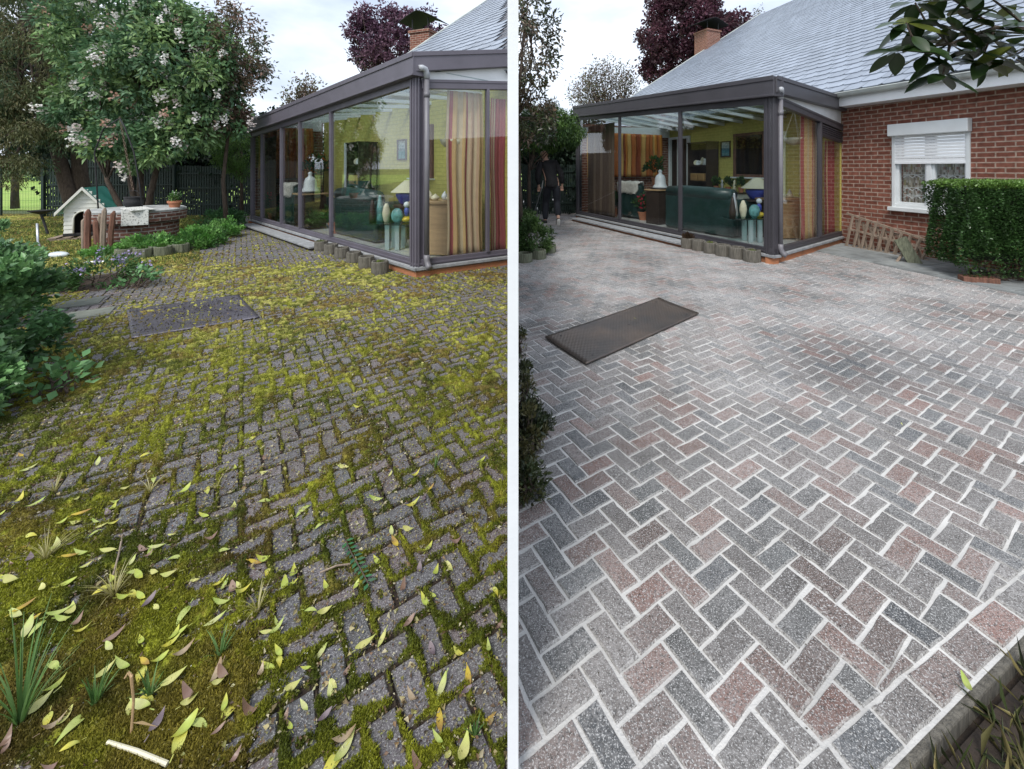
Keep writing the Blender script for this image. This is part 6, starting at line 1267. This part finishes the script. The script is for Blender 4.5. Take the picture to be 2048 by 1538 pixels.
# ------------------------------------------------------------------ litter on the mossy paving
def leaf_shape(L, w, bend, twist, seed):
    rr = random.Random(seed); n = 8; V = []
    for i in range(n+1):
        q = i/n; wd = w*(sin(pi*min(1, q*.96+.04))**.9)*(1.25-.5*q); y = L*(q-.5); z = bend*((q-.5)**2)*4*L+.002
        tw = twist*(q-.5)
        for sx in (-1, 0, 1): V.append((sx*wd*cos(tw)+.1*L*sin(q*3)*bend, y, z+(abs(sx)*.22*wd)+sx*wd*sin(tw)))
    F_ = [(3*i, 3*i+1, 3*i+4, 3*i+3) for i in range(n)]+[(3*i+1, 3*i+2, 3*i+5, 3*i+4) for i in range(n)]
    b = len(V); V += [(-.0012, -L*.5-.014, .004), (.0012, -L*.5-.014, .004), (.0012, -L*.48, .003), (-.0012, -L*.48, .003)]; F_.append((b, b+1, b+2, b+3)); return V, F_
def leaf_proto(cols, L, w, bend, twist, seed, m):
    V, F_ = leaf_shape(L, w, bend, twist, seed); me = bpy.data.meshes.new('fallen_leaf'); me.from_pydata(V, [], F_); a = me.color_attributes.new('Col', 'FLOAT_COLOR', 'POINT'); rr = random.Random(seed); fl_ = []
    for i, v in enumerate(V): q = min(1, max(0, v[1]/L+.5)); k = .5+.5*sin(q*5+seed); mid = 1.12 if abs(v[0]) < .0008 else 1; c = [lerp(cols[0][j], cols[1][j], k)*mid for j in range(3)]; fl_ += c+[1]
    a.data.foreach_set('color', fl_); me.polygons.foreach_set('use_smooth', [True]*len(F_)); me.materials.append(m); return me
M['fleaf'] = mat('fallen_leaf', (1, 1, 1), .38, .12, 40, attr=True, translucent=.25, spec=.5)
YL = [((.52, .52, .08), (.40, .48, .09)), ((.58, .52, .07), (.50, .52, .12)), ((.46, .52, .15), (.34, .44, .09)), ((.58, .56, .20), (.46, .50, .13)), ((.56, .42, .05), (.36, .22, .06)), ((.42, .50, .12), (.54, .55, .24))]
BL = [((.20, .12, .08), (.30, .20, .15)), ((.32, .22, .17), (.24, .15, .12)), ((.14, .10, .12), (.24, .19, .2)), ((.42, .33, .22), (.32, .22, .13))]
protoY = [leaf_proto(YL[i % 6], .058+.006*(i % 3), .0090+.0012*(i % 4), (.15, .3, -.12, .22, .1)[i % 5], (0, .8, -.6, 1.2)[i % 4], i, M['fleaf']) for i in range(10)]
protoB = [leaf_proto(BL[i % 4], .050+.006*(i % 2), .0095, (.35, .5, .2)[i % 3], (.9, -1.1, .4)[i % 3], 30+i, M['fleaf']) for i in range(6)]
r = random.Random(99)
def scatter(protos, n, label, group, wfun, sc=(.55, 1.12)):
    k = 0
    while k < n:
        u, v = r.uniform(-10, 1005), r.uniform(640, 1560)
        if r.random() > wfun(u, v): continue
        q = G(u, v, .045); m_, _ = moss_height(np.array([q[0]]), np.array([q[1]])); z = .034+float(np.clip(m_[0]*.14, 0, .016))+r.uniform(.002, .008)
        o = bpy.data.objects.new('fallen_leaf', r.choice(protos)); COL.objects.link(o); o.location = (q[0], q[1], z); o.rotation_euler = (r.gauss(0, .09), r.gauss(0, .09), r.uniform(0, 6.28)); o.scale = (r.uniform(*sc),)*3; tag(o, label, 'leaf', group); k += 1
def wy(u, v): b_ = float(sstep(820, 1000, np.float64(v))); lft = 1-.55*float(sstep(420, 1000, np.float64(u))); return b_*lft*(1 if v < 1540 else .3)*(1-.5*float(sstep(1300, 1540, np.float64(v))))+.008
scatter(protoY, 165, 'yellow fallen leaf lying on the mossy uncleaned pavers', 'yellow fallen leaves', wy)
def wb(u, v): return .15+.85*float(sstep(760, 1200, np.float64(v)))
scatter(protoB, 42, 'curled brown fallen leaf lying on the mossy uncleaned pavers', 'brown fallen leaves', wb)
for (u, v, lab, sc) in ((1270, 650, 'yellow leaf fragment in the middle of the rusty steel plate', .5), (1938, 1410, 'yellow leaf standing on the dark soil beyond the kerb', .9), (1803, 866, 'small olive leaf scrap on the clean pavers right of the middle', .35), (1272, 616, 'small yellow leaf at the back edge of the rusty steel plate', .5)):
    q = G(u, v); o = bpy.data.objects.new('fallen_leaf', protoY[int(u) % 10]); COL.objects.link(o); o.location = (q[0], q[1], .062 if v < 700 else .05); o.rotation_euler = (.2, .3, u); o.scale = (sc,)*3; tag(o, lab, 'leaf')
polyL = [G(-40, 1600)[:2], G(-60, 860)[:2], G(150, 800)[:2], G(180, 640)[:2], G(260, 545)[:2], G(430, 515)[:2], G(600, 525)[:2], G(780, 590)[:2], G(1018, 560)[:2], G(1018, 1600)[:2]]
nearL = [G(-60, 1600)[:2], G(-60, 860)[:2], G(150, 800)[:2], G(1018, 800)[:2], G(1018, 1600)[:2]]
crumbs('leaf_litter', 16000, polyL, [(.34, .29, .13), (.42, .36, .18), (.22, .14, .07), (.5, .46, .3), (.26, .26, .08), (.12, .08, .05)], 'fine pale and brown plant litter strewn over the mossy pavers', 'litter', .016, 61, .036)
crumbs('leaf_litter', 20000, nearL, [(.30, .25, .12), (.20, .12, .07), (.5, .46, .32), (.26, .28, .08), (.10, .06, .04), (.10, .06, .04)], 'fine crumbs of dead leaves and seeds on the nearest mossy pavers', 'litter', .009, 62, .040)
g = np.random.default_rng(77); n = 260000; v = g.uniform(640, 1590, n); u = g.uniform(-60, 1015, n); Y = FPX*CAMH/(v-HY); X = (u-CX)/FPX*Y; mh, d_ = moss_height(X, Y); kk = mh > .012; X, Y, mh = X[kk], Y[kk], mh[kk]; n = len(X)
t1 = sstep(.3, .7, fbm(np.stack([X, Y], 1), 8, 4, 4)); t2 = sstep(.50, .68, fbm(np.stack([X, Y], 1), 9, 4, 3.1)); C = np.array([.06, .075, .010])+(np.array([.20, .21, .02])-np.array([.06, .075, .010]))*t1[:, None]; C = C+(np.array([.14, .07, .03])-C)*(t2*.45)[:, None]; C *= g.uniform(.75, 1.9, (n, 1))
o = leaves('moss_tufts', np.stack([X, Y, .030+np.clip(mh*.14, 0, .016)], 1), g.normal(size=(n, 3))*.6+[0, 0, 1], g.uniform(.005, .011, n)*(1+.12*Y), .0032*(1+.15*Y), C, M['leaf']); tag(o, 'short upright shoots of moss between the uncleaned pavers', 'moss', kind='stuff')
crumbs('pale_seeds', 1500, nearL, [(.7, .7, .62), (.6, .6, .5)], 'tiny pale seeds and grit sprinkled over the nearest mossy pavers', 'seeds', .0035, 63, .047)
# grass tufts and weeds
def tuft(u, v, n, L, cols, label, seed, spread=.6, wd=.0035, name='grass_tuft', cat='grass tuft', z=.035):
    q = G(u, v); t = thing(name, (q[0], q[1], 0), label, cat); g = np.random.default_rng(seed); mb = MB()
    for i in range(n):
        a = g.uniform(0, 6.28); l = L*g.uniform(.5, 1.1); sp = spread*g.uniform(.2, 1.1); c = cols[g.integers(len(cols))]; f = g.uniform(.75, 1.25); mb.col = tuple(x*f for x in c); V = []; m = 5; dr = np.array([cos(a), sin(a)]); sd2 = np.array([-sin(a), cos(a)])
        for j in range(m+1):
            k = j/m; rr_ = l*sp*k**1.3; hh = l*(k-.55*sp*k*k); w = wd*(1-k*.9); p = np.array([q[0], q[1]])+dr*(rr_+.004); V += [(p[0]-sd2[0]*w, p[1]-sd2[1]*w, z+max(hh, .001)), (p[0]+sd2[0]*w, p[1]+sd2[1]*w, z+max(hh, .001))]
        mb.add(V, [(2*j, 2*j+1, 2*j+3, 2*j+2) for j in range(m)])
    return tag(mb.build('blades', M['leaf'], t, auto_uv=False), kind='stuff')
GN = [(.12, .24, .06), (.18, .30, .10), (.09, .18, .05)]; DRY = [(.42, .38, .16), (.34, .32, .10), (.5, .46, .24)]
for k, (u, v, n, L, c_, lb) in enumerate(((92, 1140, 40, .13, DRY, 'pale dry grass tuft at the left edge above the lower left corner'), (432, 992, 16, .07, DRY, 'small pale tuft in the middle of the mossy paving'), (228, 1215, 40, .11, DRY, 'yellowish spreading grass tuft among the fallen leaves'), (515, 1245, 22, .09, DRY, 'star-shaped pale weed tuft right of the fallen leaf cluster'),
        (40, 1480, 34, .30, GN, 'tall bright green grass clump in the lower left corner'), (190, 1440, 30, .10, GN, 'green grass tuft beside the pale stick'), (300, 1420, 22, .09, GN, 'thin green grass tuft right of the dry stem'), (440, 1340, 20, .09, GN, 'fine dark grass tuft below the star-shaped weed'), (110, 1000, 22, .09, DRY, 'straw-coloured tuft near the left edge of the mossy paving'), (950, 1500, 18, .05, GN, 'low green weed in the bottom right of the mossy paving'), (300, 1000, 18, .08, DRY, 'dry tuft at the left of the middle of the mossy paving'), (945, 655, 22, .07, GN, 'pale green weed on the bare pavers near the partition'), (785, 632, 14, .06, GN, 'small green weed below the end wall of the mossy conservatory'), (870, 950, 10, .06, GN, 'single green weed between pavers right of the middle'))):
    tuft(u, v, n, L, c_, lb, 400+k, .9 if c_ is DRY else .55, .0022 if c_ is DRY else .0035)
# sprig, dry stem, stick
q = G(700, 1140); t = thing('leafy_sprig', (q[0], q[1], 0), 'green leafy sprig lying across the mossy pavers', 'sprig'); mb = MB(); pts = [(q[0]-.05, q[1]+.07, .05), (q[0]+.0, q[1]+.01, .055), (q[0]+.06, q[1]-.05, .055), (q[0]+.11, q[1]-.10, .05)]; mb.tube(pts, .0022, 5); mb.build('stem', M['bark'], t)
mb = MB(); rr = random.Random(5)
for k in range(22):
    f = k/21; a = np.array(pts[0])+(np.array(pts[-1])-np.array(pts[0]))*f; sd3 = (-1)**k; d = np.array([.55+sd3*.5, -.6+sd3*.55, .25]); d /= np.linalg.norm(d); L = .034*rr.uniform(.8, 1.2); s_ = np.cross(d, [0, 0, 1]); mb.col = (.05*rr.uniform(.8, 1.5), .17*rr.uniform(.8, 1.3), .08); w = L*.2
    mb.add([a, a+d*L*.5+s_*w, a+d*L, a+d*L*.5-s_*w], [(0, 1, 2), (0, 2, 3)])
mb.build('leaves', M['leaf'], t, auto_uv=False)
a, b = G(215, 1484, .05), G(335, 1528, .05); mb = MB(); mb.tube([a, (a+b)/2+[0, 0, .004], b], [.004, .0045, .005], 7); tag(mb.build('stick', M['cream']), 'pale peeled stick at the bottom edge of the mossy paving', 'stick')
for (u0, v0, u1, v1, lb) in ((245, 1070, 222, 1165, 'grey twig standing out among the leaves at the left'), (700, 1128, 640, 1145, 'thin dark twig beside the green sprig'), (385, 790, 460, 742, 'bent straw lying above the moss at the left of the middle')):
    a, b = G(u0, v0, .045), G(u1, v1, .045); mb = MB(); mb.tube([a, (a+b)/2+[.006, 0, .01], b], .0032, 5); tag(mb.build('twig', M['wood']), lb, 'twig')
q = G(262, 1500); t = thing('dry_stem', (q[0], q[1], 0), 'tall dry grass stem with a drooping withered tip near the pale stick', 'stem'); z0 = .03; mb = MB(); mb.tube([(q[0], q[1], z0), (q[0]+.002, q[1]+.005, .12), (q[0]+.001, q[1]+.0, .19), (q[0]-.006, q[1], .20), (q[0]-.016, q[1], .185)], [.003, .0028, .0035, .003, .002], 6); mb.build('stalk', M['palewood'], t)
mb = MB(); mb.col = (.42, .30, .16); V = [(q[0], q[1], .07), (q[0]+.03, q[1]-.0, .075), (q[0]+.075, q[1]-.005, .066), (q[0]+.03, q[1], .067)]; mb.add(V, [(0, 1, 2), (0, 2, 3)]); mb.build('withered_blade', M['leaf'], t, auto_uv=False)
# grass and dead stalks on the bed beyond the kerb
g = np.random.default_rng(15); n = 5200; tt = g.uniform(-1, 3, n); dd = g.uniform(.15, .55, n); P = KA[None]+KD[None]*tt[:, None]-KN[None]*dd[:, None]
o = leaves('bed_grass', np.column_stack([P, np.full(n, .004)]), g.normal(size=(n, 3))*.9+[0, .1, .7], g.uniform(.03, .12, n), .0045, mixcol(n, np.arange(n)//8, [(.10, .12, .04), (.05, .07, .02), (.26, .22, .09), (.03, .04, .015)], 2), M['leaf']); tag(o, 'sparse grass and dead stalks on the dark bed beyond the kerb', 'grass', kind='stuff')
# crumbs of grit on the clean pavers
crumbs('grit', 260, [G(1045, 1500)[:2], G(1045, 700)[:2], G(1990, 620)[:2], G(1990, 1150)[:2], G(1640, 1500)[:2]], [(.03, .025, .02), (.08, .06, .04)], 'scattered dark grit on the clean pavers', 'grit', .007, 88, .036)
